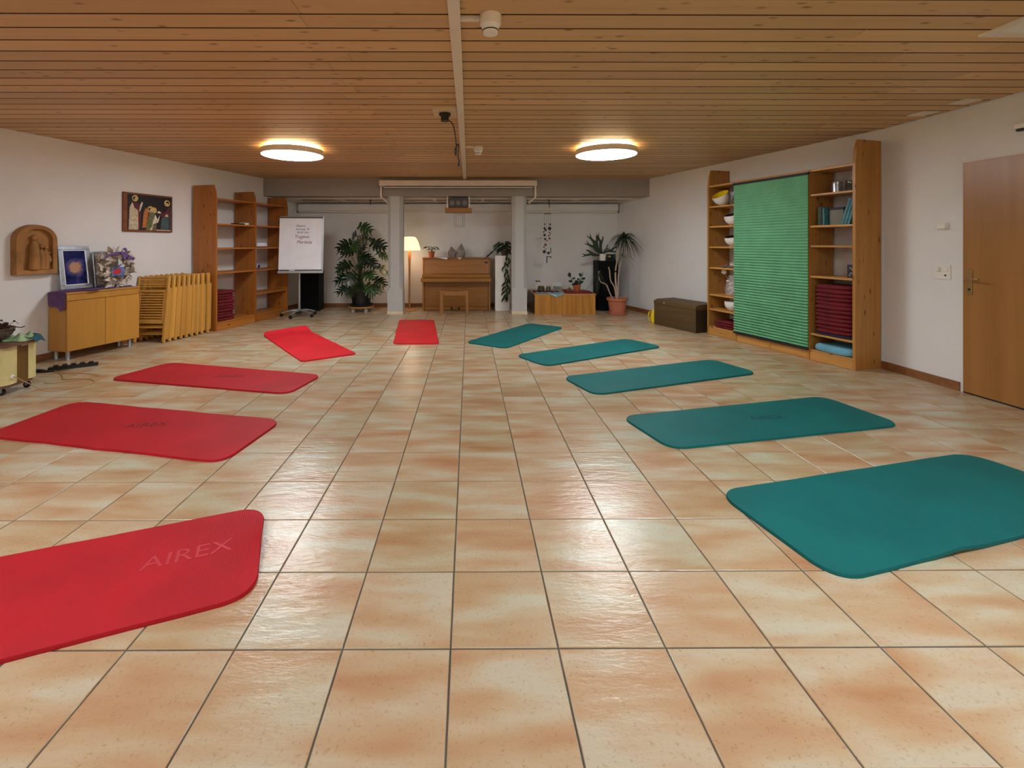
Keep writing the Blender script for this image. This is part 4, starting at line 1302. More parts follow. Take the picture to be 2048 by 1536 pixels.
# ---------------------------------------------------------------- piano and what stands on it
PX0, PX1 = -.905, .415
pn = thing('piano', 'upright oak piano against the back wall between the grey columns', 'piano', (0, 0, 0))
part('side_panel', MB().box(PX0, PX0 + .035, 9.0, 9.41, .0, 1.0, ch=.002).box(PX0, PX0 + .035, 8.9, 9.0, .0, .56, ch=.002), M['piano'], pn)
part('side_panel', MB().box(PX1 - .035, PX1, 9.0, 9.41, .0, 1.0, ch=.002).box(PX1 - .035, PX1, 8.9, 9.0, .0, .56, ch=.002), M['piano'], pn)
part('lid', MB().box(PX0 - .008, PX1 + .008, 8.99, 9.412, 1.0005, 1.022, ch=.004), M['piano'], pn)
up = MB(); up.add([(PX0 + .036, 8.975, .715), (PX1 - .036, 8.975, .715), (PX1 - .036, 9.02, .999), (PX0 + .036, 9.02, .999), (PX0 + .036, 9.06, .715), (PX1 - .036, 9.06, .715), (PX1 - .036, 9.06, .999), (PX0 + .036, 9.06, .999)],
       [(0, 1, 2, 3), (5, 4, 7, 6), (3, 2, 6, 7), (1, 0, 4, 5), (0, 3, 7, 4), (2, 1, 5, 6)])
part('upper_panel', up, M['piano'], pn)
part('fallboard', MB().box(PX0 + .01, PX1 - .01, 8.76, 9.0, .645, .712, ch=.008), M['piano'], pn)
part('key_slip', MB().box(PX0 - .012, PX1 + .012, 8.73, 9.0, .565, .642, ch=.008), M['piano'], pn)
part('lower_panel', MB().box(PX0 + .036, PX1 - .036, 8.935, 8.96, .07, .56, ch=.003), M['piano'], pn)
part('bottom_board', MB().box(PX0 + .036, PX1 - .036, 8.925, 8.96, .005, .0695, ch=.003), M['piano'], pn)
part('back_panel', MB().box(PX0 + .036, PX1 - .036, 9.37, 9.40, .05, .99), M['piano'], pn)
for x in (-.335, -.195):
    part('pedal', MB().tube([(x, 8.93, .055), (x, 8.89, .05), (x, 8.85, .042)], [.01, .014, .02], 8), M['bkdark'], pn, smooth=True)
part('maker_plaque', MB().lathe([(.034, 0), (.034, .004)], 20, Matrix.Translation((.335, 9.001, .93)) @ Matrix.Rotation(R(81), 4, 'X') @ Matrix.Diagonal((1, .55, 1, 1))), M['bkdark'], pn)

t = thing('piano_stool', 'light wooden stool with curved seat in front of the piano', 'stool', (-.265, 8.36, 0))
sv = MB()
n = 10
vs = []
for j, yy in enumerate((-.16, .16)):
    for i in range(n + 1):
        u = i / n; x = -.245 + .49 * u; dz = -.022 * math.sin(math.pi * u)
        vs += [(x, yy, .46 + dz), (x, yy, .43 + dz * 1.1)]
fs = []
W2 = (n + 1) * 2
for i in range(n):
    a = 2 * i; b = W2 + 2 * i
    fs += [(a, a + 2, b + 2, b), (a + 1, b + 1, b + 3, a + 3), (a, a + 1, a + 3, a + 2), (b, b + 2, b + 3, b + 1)]
fs += [(0, W2, W2 + 1, 1), (2 * n, 2 * n + 1, W2 + 2 * n + 1, W2 + 2 * n)]
sv.add(vs, fs)
part('seat', sv, M['stool'], t, smooth=True)
part('apron', MB().box(-.205, .205, -.155, -.135, .37, .43, ch=.003), M['stool'], t)
part('apron', MB().box(-.205, .205, .135, .155, .37, .43, ch=.003), M['stool'], t)
for a in (-1, 1):
    for b in (-1, 1):
        m_ = MB()
        x, y_ = a * .225, b * .145
        m_.add([(x - .022, y_ - .02, .44), (x + .022, y_ - .02, .44), (x + .022, y_ + .02, .44), (x - .022, y_ + .02, .44),
                (x - .018 + a * .01, y_ - .016, 0), (x + .018 + a * .01, y_ - .016, 0), (x + .018 + a * .01, y_ + .016, 0), (x - .018 + a * .01, y_ + .016, 0)],
               [(3, 2, 1, 0), (4, 5, 6, 7), (0, 1, 5, 4), (1, 2, 6, 5), (2, 3, 7, 6), (3, 0, 4, 7)])
        part('leg', m_, M['stool'], t)

def pot(mb, r0, r1, h_, rim=.02):
    mb.lathe([(r0, 0), (r0 + .002, .003), (r1 * .96, h_ - rim), (r1, h_ - rim), (r1, h_), (r1 * .9, h_), (r1 * .88, h_ - rim * .8)], 28)
    return mb
t = thing('potted_plant', 'small potted plant with drooping leaves on the left of the piano lid', 'potted plant', (-.745, 9.13, 1.0225))
part('pot', pot(MB(), .045, .068, .125), M['terradk'], t, smooth=True)
part('soil', MB().lathe([(.058, .09), (.06, .112)], 20), M['soil'], t)
lf = leaf_mesh('leaf', .085, .028, M['leafmd'], 5, .45, .2)
sm = MB()
for k in range(9):
    a = 2 * math.pi * k / 9 + .3
    e = (.09 * math.cos(a), .06 * math.sin(a), .17 + .02 * (k % 3))
    sm.tube(sag([(0, 0, .11), (e[0] * .5, e[1] * .5, .17 + .02 * (k % 3)), e], 4), .0025, 5)
    link('leaf', lf, t, e, (R(50) * (1 if math.cos(a) > 0 else -1), rnd.uniform(-.1, .5), a))
    link('leaf', lf, t, (e[0] * .5, e[1] * .5, .17 + .02 * (k % 3)), (0, rnd.uniform(-.5, .1), a + .8))
part('stem', sm, M['stem'], t)
def doily(x0, x1, tipx, label, mat):
    mb = MB()
    pts = [(x0, 9.16), (x0, 8.988), (x1, 8.988), (x1, 9.16)]
    mb.prism(pts, 1.0225, 1.0245)
    mb.add([(x0, 8.986, 1.0245), (x1, 8.986, 1.0245), (tipx, 8.979, .985), (x0, 8.983, 1.0245), (x1, 8.983, 1.0245), (tipx, 8.976, .985)], [(0, 2, 1), (3, 4, 5), (0, 1, 4, 3), (1, 2, 5, 4), (2, 0, 3, 5)])
    return solo('napkin', mb, mat, label, 'cloth')
doily(-.63, -.42, -.43, 'white paper lying over the piano lid edge beside the small pot', M['paper'])
doily(-.24, -.14, -.18, 'cream cloth tip under the crystals on the piano lid', M['creamtile'])
def crystal(x, y, r_, h_, label, lean):
    mb = MB()
    prof = [(r_ * .8, 0), (r_, h_ * .25), (r_ * .95, h_ * .55), (r_ * .1, h_)]
    mb.lathe(prof, 6, Matrix.Rotation(lean, 4, 'Y') @ Matrix.Rotation(.3, 4, 'Z'))
    for k in range(5):
        a = k * 1.25
        mb.lathe([(r_ * .3, 0), (r_ * .32, h_ * .25), (.002, h_ * .42)], 6, Matrix.Translation((r_ * .75 * math.cos(a), r_ * .6 * math.sin(a), 0)) @ Matrix.Rotation(.2 * math.cos(a), 4, 'Y'))
    return solo('crystal', mb, M['smoke'], label, 'crystal', (x, y, 1.026), 0, 'pointed smoky crystals on the piano')
crystal(-.33, 9.17, .085, .215, 'shorter left one of two smoky pointed crystals on the piano', -.12)
crystal(-.17, 9.16, .085, .27, 'taller right one of two smoky pointed crystals on the piano', .08)

# ---------------------------------------------------------------- white pedestal with trailing plant
t = thing('white_pedestal', 'tall white square pedestal right of the piano with trailing plant', 'pedestal', (.648, 9.0, 0))
part('box', MB().box(-.142, .142, -.14, .14, 0, 1.065, ch=.003), M['white'], t)
t = thing('trailing_plant', 'trailing leafy plant in a brown pot hanging down the white pedestal', 'potted plant', (.70, 8.97, 1.0655))
part('pot', pot(MB(), .06, .085, .13), M['wicker'], t, smooth=True)
part('soil', MB().lathe([(.07, .09), (.072, .115)], 20), M['soil'], t)
lf2 = leaf_mesh('leaf', .14, .055, M['leafdk'], 5, .35, .2)
lf3 = leaf_mesh('leaf', .115, .065, M['leafmd'], 5, .3, .2)
sm = MB()
for k in range(34):
    a = k * 2.4; r_ = .03 + .11 * (k % 5) / 4
    e = (r_ * math.cos(a), r_ * .8 * math.sin(a), .12 + .15 * ((k * 7) % 6) / 5)
    sm.tube(sag([(0, 0, .1), (e[0] * .4, e[1] * .4, e[2]), e], 4), .0025, 5)
    link('leaf', lf2, t, e, (R(50) * (1 if math.cos(a) > 0 else -1) + rnd.uniform(-.4, .4), rnd.uniform(0, .8), a))
vine = sag([(.04, -.05, .12), (.05, -.13, .13), (.03, -.175, -.05), (-.02, -.185, -.20), (.03, -.185, -.36), (.02, -.185, -.50), (-.0, -.185, -.62), (.01, -.185, -.74), (-.02, -.185, -.80)], 6)
sm.tube(vine, .003, 5)
v2 = sag([(-.04, -.05, .12), (-.12, -.1, .16), (-.20, -.12, .10), (-.28, -.12, .03)], 5)
sm.tube(v2, .0025, 5)
v3 = sag([(.07, -.05, .12), (.12, -.15, .08), (.09, -.18, -.12), (.10, -.18, -.35), (.04, -.185, -.55), (.08, -.185, -.66)], 5)
sm.tube(v3, .0022, 5)
for i, p in enumerate(vine[6::2]):
    link('leaf', lf3 if i % 2 else lf2, t, (p.x, p.y - .004, p.z), (R(65) * (1 if i % 2 else -1), .9 + rnd.uniform(-.3, .3), (0.3 if i % 2 else 2.8) + rnd.uniform(-.3, .3)))
for i, p in enumerate(v2[3::4]):
    link('leaf', lf2, t, p, (R(-60), .5, 2.9))
for i, p in enumerate(v3[5::4]):
    link('leaf', lf3, t, (p.x, p.y - .004, p.z), (R(60), 1.0, -.4 + (i % 2) * 3))
part('stem', sm, M['stem'], t)

# ---------------------------------------------------------------- wooden box with staves, cloths, jars
bx = thing('wooden_chest', 'low wooden box with parquet front below the mobile', 'box', (1.205, 8.405, 0))
part('body', MB().box(.0, 1.11, .022, .92, .0, .352, ch=.002), M['darkbrown'], bx)
part('top', MB().box(-.008, 1.125, -.004, .925, .3525, .376, ch=.003), M['rpinex'], bx)
nst = 12
for k in range(nst):
    w_ = 1.11 / nst
    part('stave', MB().box(k * w_ + .0006, (k + 1) * w_ - .0006, 0.0 - (.0008 if k % 2 else 0), .0215, .0, .3515), M['parq'], bx)
BT = .3765
def drape(x0, x1, y0, y1, hang, seed, tipu=.7):
    def f(u, v):
        x = x0 + (x1 - x0) * u
        y = y0 + (y1 - y0) * v
        z = BT + .001 + .012 * (.5 + .5 * math.sin(u * 26 + seed)) * (.2 + v * .8)
        if v < .25:
            k = (.25 - v) / .25
            tri = max(0, 1 - abs(u - tipu) / .28)
            z = BT + .001 - k * hang * tri
            y = 8.385 - .004 * k - .006 * math.sin(u * 26) + (.04 * (1 - k)) * (1 if tri <= 0 else 0)
            if tri <= 0:
                z = BT + .001 + .004
                y = 8.42
        return x, y, z
    return f
cloth('light_blue_cloth', 44, 16, drape(1.24, 1.75, 8.42, 8.62, .055, 1), M['ltblue'], 'light blue satin cloth hanging in a tip over the wooden box front', 'cloth', (0, 0, 0), 0, .003)
cloth('dark_red_cloth', 30, 14, lambda u, v: (1.22 + .48 * u, 8.64 + .2 * v, BT + .003 + .012 * (.5 + .5 * math.sin(u * 21 + v * 6))), M['redcl'], 'dark red cloth behind the light blue one on the wooden box', 'cloth', (0, 0, 0), 0, .003)
solo('serving_tray', MB().prism(rrect(1.80, 2.29, 8.45, 8.80, .05), BT + .001, BT + .022), M['redcl'], 'dark red flat tray under the upright potted succulent', 'tray')

def jar(x, y, z, r_, h_, label, mat='greenglass', lid=True):
    t = thing('glass_jar', label, 'jar', (x, y, z), 0, 'jars on the wooden box')
    part('jar_body', MB().lathe([(r_ * .8, 0), (r_, .01), (r_, h_ * .72), (r_ * .8, h_ * .86)], 20), M[mat], t, smooth=True)
    if lid:
        part('lid', MB().lathe([(r_ * .84, h_ * .862), (r_ * .86, h_ * .87), (r_ * .86, h_), (r_ * .7, h_ + .002)], 20), M['brass'], t, smooth=True)
    return t
jar(1.325, 8.83, BT + .022, .055, .19, 'tall pale jar at the left back of the wooden box', 'glass')
jar(1.37, 8.72, BT + .022, .065, .10, 'squat dark green jar standing before the tall pale jar')
jar(1.51, 8.74, BT + .022, .045, .085, 'small dark jar between the squat jar and the glass apple')
t = thing('glass_apple', 'clear glass apple terrarium with stalk handle filled with moss', 'terrarium', (1.685, 8.76, BT + .022))
part('apple_glass', MB().lathe([(.05, 0), (.10, .02), (.125, .08), (.12, .13), (.08, .165), (.03, .16)], 28), M['glass'], t, smooth=True)
part('stalk', MB().tube(sag([(0, 0, .16), (.0, 0, .19), (.015, 0, .22)], 4), [.008] * 9, 8), M['glass'], t, smooth=True)
mb = MB()
for k in range(16):
    a = k * 2.4; q = .07 * math.sqrt(k / 16)
    mb.ball((q * math.cos(a), q * math.sin(a), .04 + .04 * rnd.random()), .028, 8, 6, (1, 1, .8), .15)
part('moss', mb, M['greenglass'], t, kind='stuff')
t = thing('candle_holder', 'small brown dish right of the glass apple on the wooden box', 'dish', (1.84, 8.83, BT + .022))
part('dish', MB().lathe([(.04, 0), (.06, .02), (.055, .022), (.04, .006)], 20), M['terradk'], t, smooth=True)
t = thing('gold_snail_ornament', 'small pale ornament beside the red tray on the wooden box', 'ornament', (1.93, 8.84, BT + .0225))
part('ornament_body', MB().ball((0, 0, .03), .03, 12, 8, (1, .7, 1)).ball((.035, 0, .015), .015, 8, 6), M['stool'], t, smooth=True)
t = thing('potted_succulent', 'small clay pot with upright oval-leaved succulent on the red tray', 'potted plant', (2.02, 8.60, BT + .0225))
part('pot', pot(MB(), .05, .072, .125), M['terradk'], t, smooth=True)
part('soil', MB().lathe([(.06, .09), (.062, .112)], 20), M['soil'], t)
lf4 = leaf_mesh('leaf', .085, .05, M['leafdk'], 5, .15, .1, 0)
sm = MB()
for q, lv in (([(0, 0, .1), (-.05, 0, .16), (-.09, 0, .20), (-.12, 0, .28)], 5), ([(0, 0, .1), (.05, 0, .16), (.08, 0, .22), (.085, 0, .28)], 5), ([(0, 0, .1), (.01, -.02, .14), (.03, -.03, .17)], 3)):
    pth = sag(q, 5); sm.tube(pth, .0035, 5)
    for i in range(lv):
        p = pth[int(len(pth) * (i + 1) / (lv + .2)) - 1]
        link('leaf', lf4, t, p, (R(75), rnd.uniform(-1.2, -.2), 0 if i % 2 else math.pi))
    link('leaf', lf4, t, pth[-1], (R(75), -1.3, 0 if q[-1][0] > 0 else math.pi))
part('stem', sm, M['stem'], t)

# ---------------------------------------------------------------- hanging mobile
hm = thing('wind_chime', 'hanging mobile of dark and red pieces before the alcove wall', 'mobile', (1.50, 8.72, 0))
part('hook', MB().tube([(.02, 0, 2.134), (.02, 0, 2.06), (.023, 0, 1.985)], [.012, .008, .006], 8), M['black'], hm)
part('cross_bar', MB().box(-.075, .055, -.006, .006, 1.86, 1.872), M['bkdark'], hm)
mb = MB()
mb.tube([(.023, 0, 1.99), (.023, 0, 1.872)], .0015, 4)
for x in (-.072, -.03, .01, .05):
    mb.tube([(x, 0, 1.862), (x + rnd.uniform(-.004, .004), 0, 1.09 + rnd.uniform(0, .1))], .0013, 4)
part('thread', mb, M['bkdark'], hm)
for i, (x, z, r_, m_) in enumerate([(-.06, 1.665, .014, 'redcl'), (.04, 1.665, .018, 'bkdark'), (-.065, 1.59, .022, 'black'), (-.045, 1.555, .022, 'black'), (.03, 1.585, .034, 'black'), (-.08, 1.52, .014, 'black'), (-.065, 1.46, .024, 'black'), (.03, 1.51, .014, 'redcl'), (.045, 1.48, .012, 'redcl'), (.015, 1.45, .016, 'redcl'), (-.055, 1.385, .02, 'bkdark'), (.03, 1.395, .018, 'black'), (-.02, 1.355, .014, 'redcl'), (-.045, 1.275, .023, 'redcl'), (-.075, 1.235, .014, 'bkdark'), (-.045, 1.195, .010, 'bkdark'), (-.07, 1.145, .032, 'black'), (.01, 1.12, .028, 'black')]):
    part('pendant', MB().ball((x, 0, z), r_, 10, 7, (1, .35, 1)), M[m_], hm, smooth=True)
part('metal_angle', MB().box(.045, .058, -.006, .006, 1.12, 1.22), M['black'], hm)
part('metal_angle', MB().box(-.03, .06, -.006, .006, 1.045, 1.06).box(-.03, -.012, -.006, .006, .93, 1.0445).box(.045, .06, -.006, .006, 1.02, 1.0445), M['black'], hm)
solo('ceiling_hook', MB().tube([(0, 0, 2.134), (0, 0, 2.08), (.003, 0, 2.02)], [.014, .008, .006], 8), M['black'], 'short black hook under the alcove ceiling above the split-leaf plant', 'hook', (-1.87, 8.72, 0))

# ---------------------------------------------------------------- plants in the right alcove corner
t = thing('staghorn_fern', 'antler-leaved fern in a white pot on the black pedestal', 'potted plant', (2.60, 8.93, .9655))
part('pot', MB().lathe([(.05, 0), (.055, .004), (.062, .135), (.056, .135), (.05, .1)], 24), M['white'], t, smooth=True)
def frond(ln, w0, forks=True):
    """antler frond in the x-z plane"""
    mb = MB()
    def strip(p0, p1, wa_, wb_, bend):
        P0, P1 = Vector(p0), Vector(p1)
        n = 5; vs = []; fs = []
        d = (P1 - P0).normalized(); q = Vector((-d.z, 0, d.x))
        for i in range(n + 1):
            u = i / n
            c_ = P0.lerp(P1, u) + q * math.sin(math.pi * u) * bend
            wv = wa_ + (wb_ - wa_) * u
            vs += [c_ - q * wv / 2, c_ + Vector((0, -.006, 0)), c_ + q * wv / 2]
        for i in range(n):
            a = 3 * i
            fs += [(a, a + 1, a + 4, a + 3), (a + 1, a + 2, a + 5, a + 4)]
        mb.add(vs, fs)
    strip((0, 0, 0), (ln * .6, 0, 0), w0 * .35, w0, .03)
    strip((ln * .55, 0, 0), (ln * .85, 0, ln * .12), w0 * .7, w0 * .45, .01)
    strip((ln * .55, 0, 0), (ln * .82, 0, -ln * .14), w0 * .6, w0 * .3, -.01)
    strip((ln * .83, 0, ln * .11), (ln * 1.05, 0, ln * .2), w0 * .4, .004, .01)
    strip((ln * .83, 0, ln * .11), (ln * 1.05, 0, ln * .05), w0 * .35, .004, 0)
    return mb.mesh('frond', M['leafgr'], False)
fm = frond(.42, .085)
for a, s, yaw in ((4, 1.1, 0), (40, 1.15, .2), (62, 1.25, -.2), (82, 1.15, .3)):
    o = link('frond', fm, t, (0, 0, .13), (0, R(a - 180), yaw)); o.scale = (s * .85, s, s * .85)
for a, s, yaw in ((20, .75, .1), (55, .5, -.3), (-60, .5, .2)):
    o = link('frond', fm, t, (.01, 0, .13), (0, -R(a), yaw)); o.scale = (s, s, s)
t = thing('ornament_box', 'black box with a gold and an emerald ball on the black pedestal', 'ornament', (2.785, 8.95, .9655))
part('case', MB().box(-.085, .085, .03, .08, 0, .125, ch=.002).box(-.085, .085, -.05, .0295, 0, .01), M['black'], t)
part('gold_ball', MB().ball((-.045, -.005, .075), .032, 16, 10), M['gold'], t, smooth=True, label='gold ball')
part('emerald_ball', MB().ball((.035, -.005, .07), .034, 16, 10), M['emerald'], t, smooth=True, label='emerald green ball')

dr = thing('dracaena_plant', 'bare-stemmed dragon tree in a large terracotta pot in the alcove corner', 'potted plant', (2.72, 8.42, 0))
part('saucer', MB().lathe([(.13, 0), (.16, .006), (.175, .05), (.165, .05), (.14, .016)], 32), M['terra'], dr, smooth=True)
part('pot', MB().lathe([(.125, .018), (.135, .024), (.165, .26), (.188, .262), (.19, .305), (.178, .305), (.17, .27)], 32), M['terra'], dr, smooth=True)
part('soil', MB().lathe([(.158, .25), (.16, .275)], 28), M['soil'], dr)
trunks = [
    ([(.0, 0, .25), (-.01, 0, .42), (-.03, 0, .62), (-.03, 0, .80), (.0, 0, 1.0), (.03, 0, 1.20), (.12, -.02, 1.42)], [.02, .018, .016, .014, .012, .011, .009], (.14, -.02, 1.46)),
    ([(.0, 0, .28), (.02, .01, .5), (.03, .02, .72), (.07, .03, .92), (.12, .04, 1.08)], [.018, .014, .012, .01, .009], (.12, .04, 1.10)),
    ([(-.02, -.02, .27), (-.06, -.02, .5), (-.13, -.03, .62), (-.15, -.03, .80), (-.17, -.03, .87)], [.013, .012, .011, .011, .012], None),
    ([(-.08, -.03, .25), (-.16, -.05, .42), (-.22, -.06, .55), (-.32, -.07, .60), (-.36, -.07, .70), (-.35, -.06, .80)], [.011, .010, .009, .008, .008, .007], (-.34, -.06, .78))]
for q, rs_, hd_ in trunks:
    pth = sag(q, 5)
    rr_ = [rs_[min(int(i / 5), len(rs_) - 1)] for i in range(len(pth))]
    part('trunk', MB().tube(pth, rr_, 8), M['trunk'], dr, smooth=True)
def strap_cluster(c_, n, ln, wd, seed, up_=.3, droop=.6):
    r_ = random.Random(seed); mb = MB()
    for k in range(n):
        a = r_.uniform(0, 2 * math.pi); el = r_.uniform(-.3, 1.0) if k > 2 else 1.3
        l_ = ln * r_.uniform(.75, 1.1)
        vs = []; fs = []
        for i in range(7):
            u = i / 6
            hd = math.cos(el) * l_ * u
            z = math.sin(el) * l_ * u - droop * l_ * u * u
            p = Vector((c_[0] + hd * math.cos(a), c_[1] + hd * math.sin(a) * .75, c_[2] + z))
            w_ = wd * (1 - u) ** .6 * (.5 + u if u < .3 else .85)
            s = Vector((-math.sin(a), math.cos(a), 0)) * w_ / 2
            vs += [p - s, p + Vector((0, 0, -.002)), p + s]
        for i in range(6):
            q = 3 * i
            fs += [(q, q + 3, q + 4, q + 1), (q + 1, q + 4, q + 5, q + 2)]
        mb.add(vs, fs)
    return mb
part('leaf_crown', strap_cluster((.13, -.02, 1.42), 110, .37, .028, 3, droop=.8), M['leafgr'], dr, smooth=True)
part('leaf_crown', strap_cluster((.11, .03, 1.05), 18, .30, .012, 5, droop=.8), M['leafgr'], dr, smooth=True)
part('leaf_crown', strap_cluster((-.35, -.06, .76), 22, .28, .012, 6, droop=1.2), M['leafgr'], dr, smooth=True)
part('leaf_crown', strap_cluster((-.33, -.05, .64), 12, .30, .012, 8, droop=1.2), M['leafgr'], dr, smooth=True)

# ---------------------------------------------------------------- chest by the right wall
CH = math.atan2(-.785, .284)
t = thing('storage_chest', 'long dark olive wooden chest with slanted lid edge by the right wall', 'chest', (2.988, 7.406, 0), CH)
CL, CD = .835, .42
part('body', MB().box(0, CL, 0, CD, .0, .335, ch=.002), [M['chestwood']], t)
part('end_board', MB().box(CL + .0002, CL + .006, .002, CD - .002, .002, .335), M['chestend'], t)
ld = MB()
ld.add([(-.003, -.003, .336), (CL + .006, -.003, .336), (CL + .006, CD, .336), (-.003, CD, .336), (-.003, .0, .385), (CL + .006, .0, .385), (CL + .006, CD, .395), (-.003, CD, .395), (-.003, .07, .408), (CL + .006, .07, .408), (CL + .006, CD - .02, .412), (-.003, CD - .02, .412)],
       [(0, 3, 2, 1), (0, 1, 5, 4), (1, 2, 6, 10, 9, 5), (2, 3, 7, 6), (3, 0, 4, 8, 11, 7), (4, 5, 9, 8), (8, 9, 10, 11), (11, 10, 6, 7)])
part('lid', ld, M['chestwood'], t)
part('latch', MB().box(.21, .235, -.008, -.0031, .35, .385, ch=.001), M['metal'], t)
t = thing('yellow_jug', 'yellow plastic jug half hidden behind the dark chest', 'jug', (3.0, 7.56, 0), R(20))
part('jug_body', MB().lathe([(.05, 0), (.055, .004), (.055, .15), (.03, .19), (.02, .21)], 20, Matrix.Translation((.06, 0, 0))), M['yellow'], t, smooth=True)
part('handle', MB().tube(sag([(.02, -.0, .17), (-.035, 0, .17), (-.05, 0, .10), (-.035, 0, .035), (.01, 0, .03)], 6), .009, 8), M['yellow'], t, smooth=True)

# ---------------------------------------------------------------- right pine bookcase with green blind
RA = math.atan2(-.9664, .2569)
ROX, ROY = 3.425, 6.588
def Rs(x, y): return (ROX + .2569 * x + .9664 * y, ROY - .9664 * x + .2569 * y)
rb_ = bookcase('tall light pine bookcase along the right wall with a green blind', (ROX, ROY, 0), RA, .36,
         [(.013, 2.35, 2.10), (.50, 2.10, 2.09), (1.0, 2.10, 2.09), (1.495, 2.10, 2.09), (1.978, 2.365, 2.12)],
         [(.013, .50, (1.83, 1.547, 1.257, .963, .58, .373, .118), .095), (.50, 1.495, (.118,), .095), (1.495, 1.978, (1.85, 1.50, 1.28, .94, .30, .118), .095)], M['rpine'], M['rpinex'], .028)
part('top_board', MB().box(.028, 1.963, .004, .355, 2.1005, 2.125, ch=.002), M['rpinex'], rb_)
bl = thing('pleated_blind', 'green pleated blind drawn down over the middle of the pine bookcase', 'blind', (ROX, ROY, 0), RA)
part('head_rail', MB().box(.475, 1.512, -.03, .0005, 2.075, 2.10, ch=.003), M['bkdark'], bl)
for x in (.475, 1.50):
    part('clip', MB().lathe([(.014, 0), (.014, .012), (.008, .016)], 12, Matrix.Translation((x + .006, -.012, 2.1)), cap=True), M['metal'], bl)
vs = []; fs = []
NP = 57; zt, zb = 2.074, .125
xs_ = [.482 + (1.505 - .482) * i / 3 for i in range(4)]
rows = NP * 2 + 1
for j in range(rows):
    z = zt + (zb - zt) * j / (rows - 1)
    amp = .004 + .009 * (j / rows)
    y = -.014 - (amp if j % 2 else -amp)
    for x in xs_:
        vs.append((x, y, z))
for j in range(rows - 1):
    for i in range(3):
        a = j * 4 + i
        fs.append((a, a + 4, a + 5, a + 1))
mb = MB(); mb.add(vs, fs)
part('pleated_fabric', mb, M['blind'], bl)
part('bottom_rail', MB().box(.478, 1.509, -.028, -.002, .108, .124, ch=.002), M['bkdark'], bl)

def bowl(x, y, z, r_, h_, label, inner='bowl', tilt=0.0, jag=False):
    t = thing('bowl', label, 'bowl', (*Rs(x, y), z), RA, 'white bowls in the pine bookcase')
    if tilt:
        t.rotation_euler = (tilt, 0, RA); t.location.z += r_ * .44 * math.sin(tilt)
    part('bowl_shell', MB().lathe([(r_ * .42, 0), (r_ * .6, h_ * .08), (r_ * .92, h_ * .42), (r_, h_ * .75), (r_ * .97, h_)], 28, cap=False).lathe([(.001, .0), (r_ * .42, 0)], 28, cap=False), M['bowl'], t, smooth=True)
    part('inner_glaze', MB().lathe([(.001, h_ * .12), (r_ * .55, h_ * .16), (r_ * .88, h_ * .45), (r_ * .955, h_ * .75), (r_ * .93, h_ * .999), (r_ * .97, h_)], 28, cap=False), M[inner], t, smooth=True)
    return t
bowl(.20, .12, 1.831, .115, .155, 'white hammered bowl with yellow inside on the upper shelf', 'yellow', R(34))
bowl(.37, .13, 1.548, .12, .14, 'white bowl with faint marks one shelf below the yellow-lined bowl', 'bkdark', R(16))
bowl(.38, .13, 1.262, .125, .13, 'patterned white bowl in the third compartment, half behind the blind', 'bkdark', R(14))
bowl(.34, .13, .374, .115, .13, 'plain rounded white bowl above the three red cushions', 'bowl')
t = thing('dark_basket', 'black dish standing upright beside the yellow-lined bowl', 'dish', (*Rs(.40, .20), 1.831), RA)
part('dish', MB().lathe([(.12, 0), (.11, .03), (.06, .045)], 24, Matrix.Translation((0, 0, .12)) @ Matrix.Rotation(R(70), 4, 'X')), M['black'], t, smooth=True)
t = thing('shell_plate', 'flat dried arrangement of brown and pink pieces on a middle shelf', 'ornament', (*Rs(.30, .14), .9635), RA)
mb = MB()
for k in range(20):
    mb.ball((rnd.uniform(-.14, .12), rnd.uniform(-.06, .06), .008 + .02 * rnd.random()), .03, 7, 5, (1.6, .8, .3), .2)
part('dried_pieces', mb, M['dried'], t, kind='stuff')
t = thing('petal_vase', 'clear glass vase filled with pale petals beside the blind', 'vase', (*Rs(.33, .13), .5805), RA)
part('glass_vase', MB().lathe([(.06, 0), (.09, .01), (.105, .08), (.09, .16), (.06, .24), (.055, .28)], 24, cap=False), M['glass'], t, smooth=True)
mb = MB()
for k in range(22):
    a = k * 2.4; q = .07 * math.sqrt((k % 11) / 11)
    mb.ball((q * math.cos(a), q * math.sin(a), .03 + .19 * k / 22), .024, 7, 5, (1, 1, .6), .25)
part('petals', mb, M['pink'], t, kind='stuff')
t = thing('paper_flower', 'white paper flower leaning out above the petal vase', 'flower', (*Rs(.20, .10), .5805), RA)
part('flower_head', MB().ball((0, 0, .32), .045, 9, 6, (1, .5, .7), .15), M['bowl'], t)
part('stalk', MB().tube(sag([(.12, .02, .01), (.06, .01, .22), (0, 0, .31)], 5), .002, 5), M['trunk'], t)

x, y = Rs(.26, .19)
stack([pad_mesh('cushion', .36, .33, .034, M['cushred'], 5)], 3, (x, y, .1185), RA, .0342, 'the three by the dark chest', 'red cushions at the far end of the pine bookcase', .006)
x, y = Rs(1.735, .185)
o = link('folded_blanket', pad_mesh('folded_blanket', .43, .34, .026, M['navy'], 3), None, (x, y, .3005), (0, 0, RA))
o['label'] = 'navy folded cloth under the tall stack of red cushions'; o['category'] = 'blanket'
pm2 = [pad_mesh('cushion', .415, .325, .043, M['cushred'], s) for s in (7, 8, 9)]
stack(pm2, 12, (x, y, .328), RA, .0435, 'the tall stack beside the green blind', 'red cushions in the near bay of the pine bookcase', .007)
o = link('folded_blanket', pad_mesh('folded_blanket', .42, .34, .075, M['blanket'], 4), None, (x, y, .1185), (0, 0, RA))
o['label'] = 'light blue folded blanket in the lowest near compartment'; o['category'] = 'blanket'

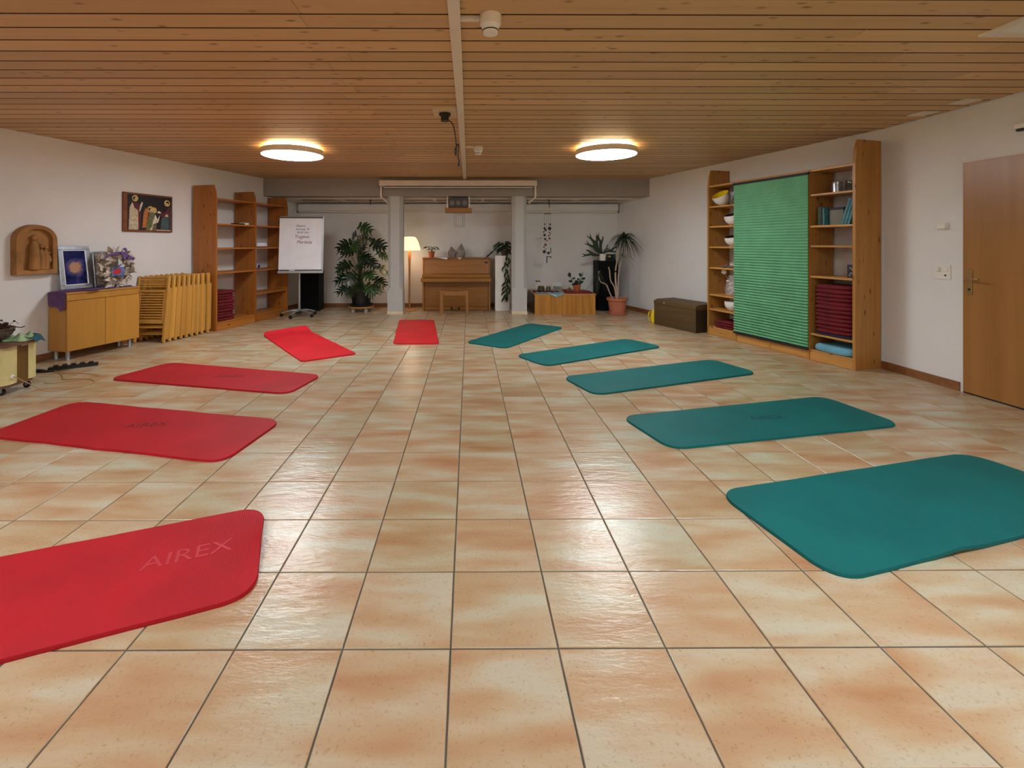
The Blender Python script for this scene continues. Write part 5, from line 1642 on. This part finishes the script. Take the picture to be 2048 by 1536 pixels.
# cups, books, boxes in the near bay
t = thing('silver_tin', 'shiny ribbed silver cup on the top shelf of the near bay', 'cup', (*Rs(1.71, .14), 1.8505), RA)
part('cup', MB().lathe([(.045, 0), (.048, .02), (.044, .03), (.049, .05), (.045, .06), (.05, .08), (.046, .09), (.051, .115), (.046, .115), (.042, .05)], 24), M['silver'], t, smooth=True)
t = thing('lantern', 'dark green patterned glass cup behind the silver cup', 'cup', (*Rs(1.82, .19), 1.8505), RA)
part('cup', MB().lathe([(.05, 0), (.052, .01), (.052, .12), (.046, .12), (.046, .02)], 20), M['greenglass'], t, smooth=True)
def book(x, y, z, w_, d_, h_, mat, label, tilt=0.0, group=None):
    t = thing('book', label, 'book', (*Rs(x, y), z), RA, group)
    t.rotation_euler = (0, tilt, RA)
    part('cover', MB().box(0, w_, 0, d_, 0, h_, ch=.0015), mat, t)
    part('pages', MB().box(.003, w_ - .003, .004, d_ - .001, h_ + .0002, h_ + .0012), M['paper'], t)
    return t
gbk = 'upright books in the near bay of the pine bookcase'
for i, (bx_, w_, h_, mt, nm_) in enumerate(((1.548, .018, .20, 'bkgreen', 'dark green book at the left end of the book shelf'), (1.568, .014, .195, 'leafmd', 'leaf-green thin book, second from the left on the book shelf'), (1.584, .02, .20, 'bkdark', 'black-spined book, third from the left on the book shelf'), (1.606, .016, .19, 'bkteal', 'teal-spined book directly left of the grey box'))):
    book(bx_, .07, 1.5005, w_, .2, h_, M[mt], nm_, 0, gbk)
t = thing('grey_box', 'grey cardboard box with dark rim between the books', 'box', (*Rs(1.64, .12), 1.5005), RA)
part('box', MB().box(0, .15, 0, .18, 0, .165, ch=.003), M['grybox'], t)
part('lid', MB().box(-.004, .154, -.004, .184, .1655, .19, ch=.003), M['bkdark'], t)
for i, nm_ in enumerate(('pale teal book leaning right, nearest the grey box', 'second leaning teal book, next to the end panel', 'third leaning teal book, touching the end panel')):
    book(1.80 + .032 * i, .06, 1.5035, .026, .2, .285 - .004 * i, M['bkteal'], nm_, R(17), 'leaning teal books')
t = thing('patterned_tin', 'dark square tin with a silver leaf pattern in the near bay', 'box', (*Rs(1.84, .10), .9405), RA)
part('tin', MB().box(0, .12, 0, .12, 0, .135, ch=.002), M['bkdark'], t)
mb = MB()
for k in range(9):
    a = k * .7; mb.ball((.06 + .035 * math.cos(a * 2.1), -.0005, .065 + .04 * math.sin(a * 3.3)), .011, 7, 5, (1, .08, .6))
part('silver_pattern', mb, M['silver'], t)
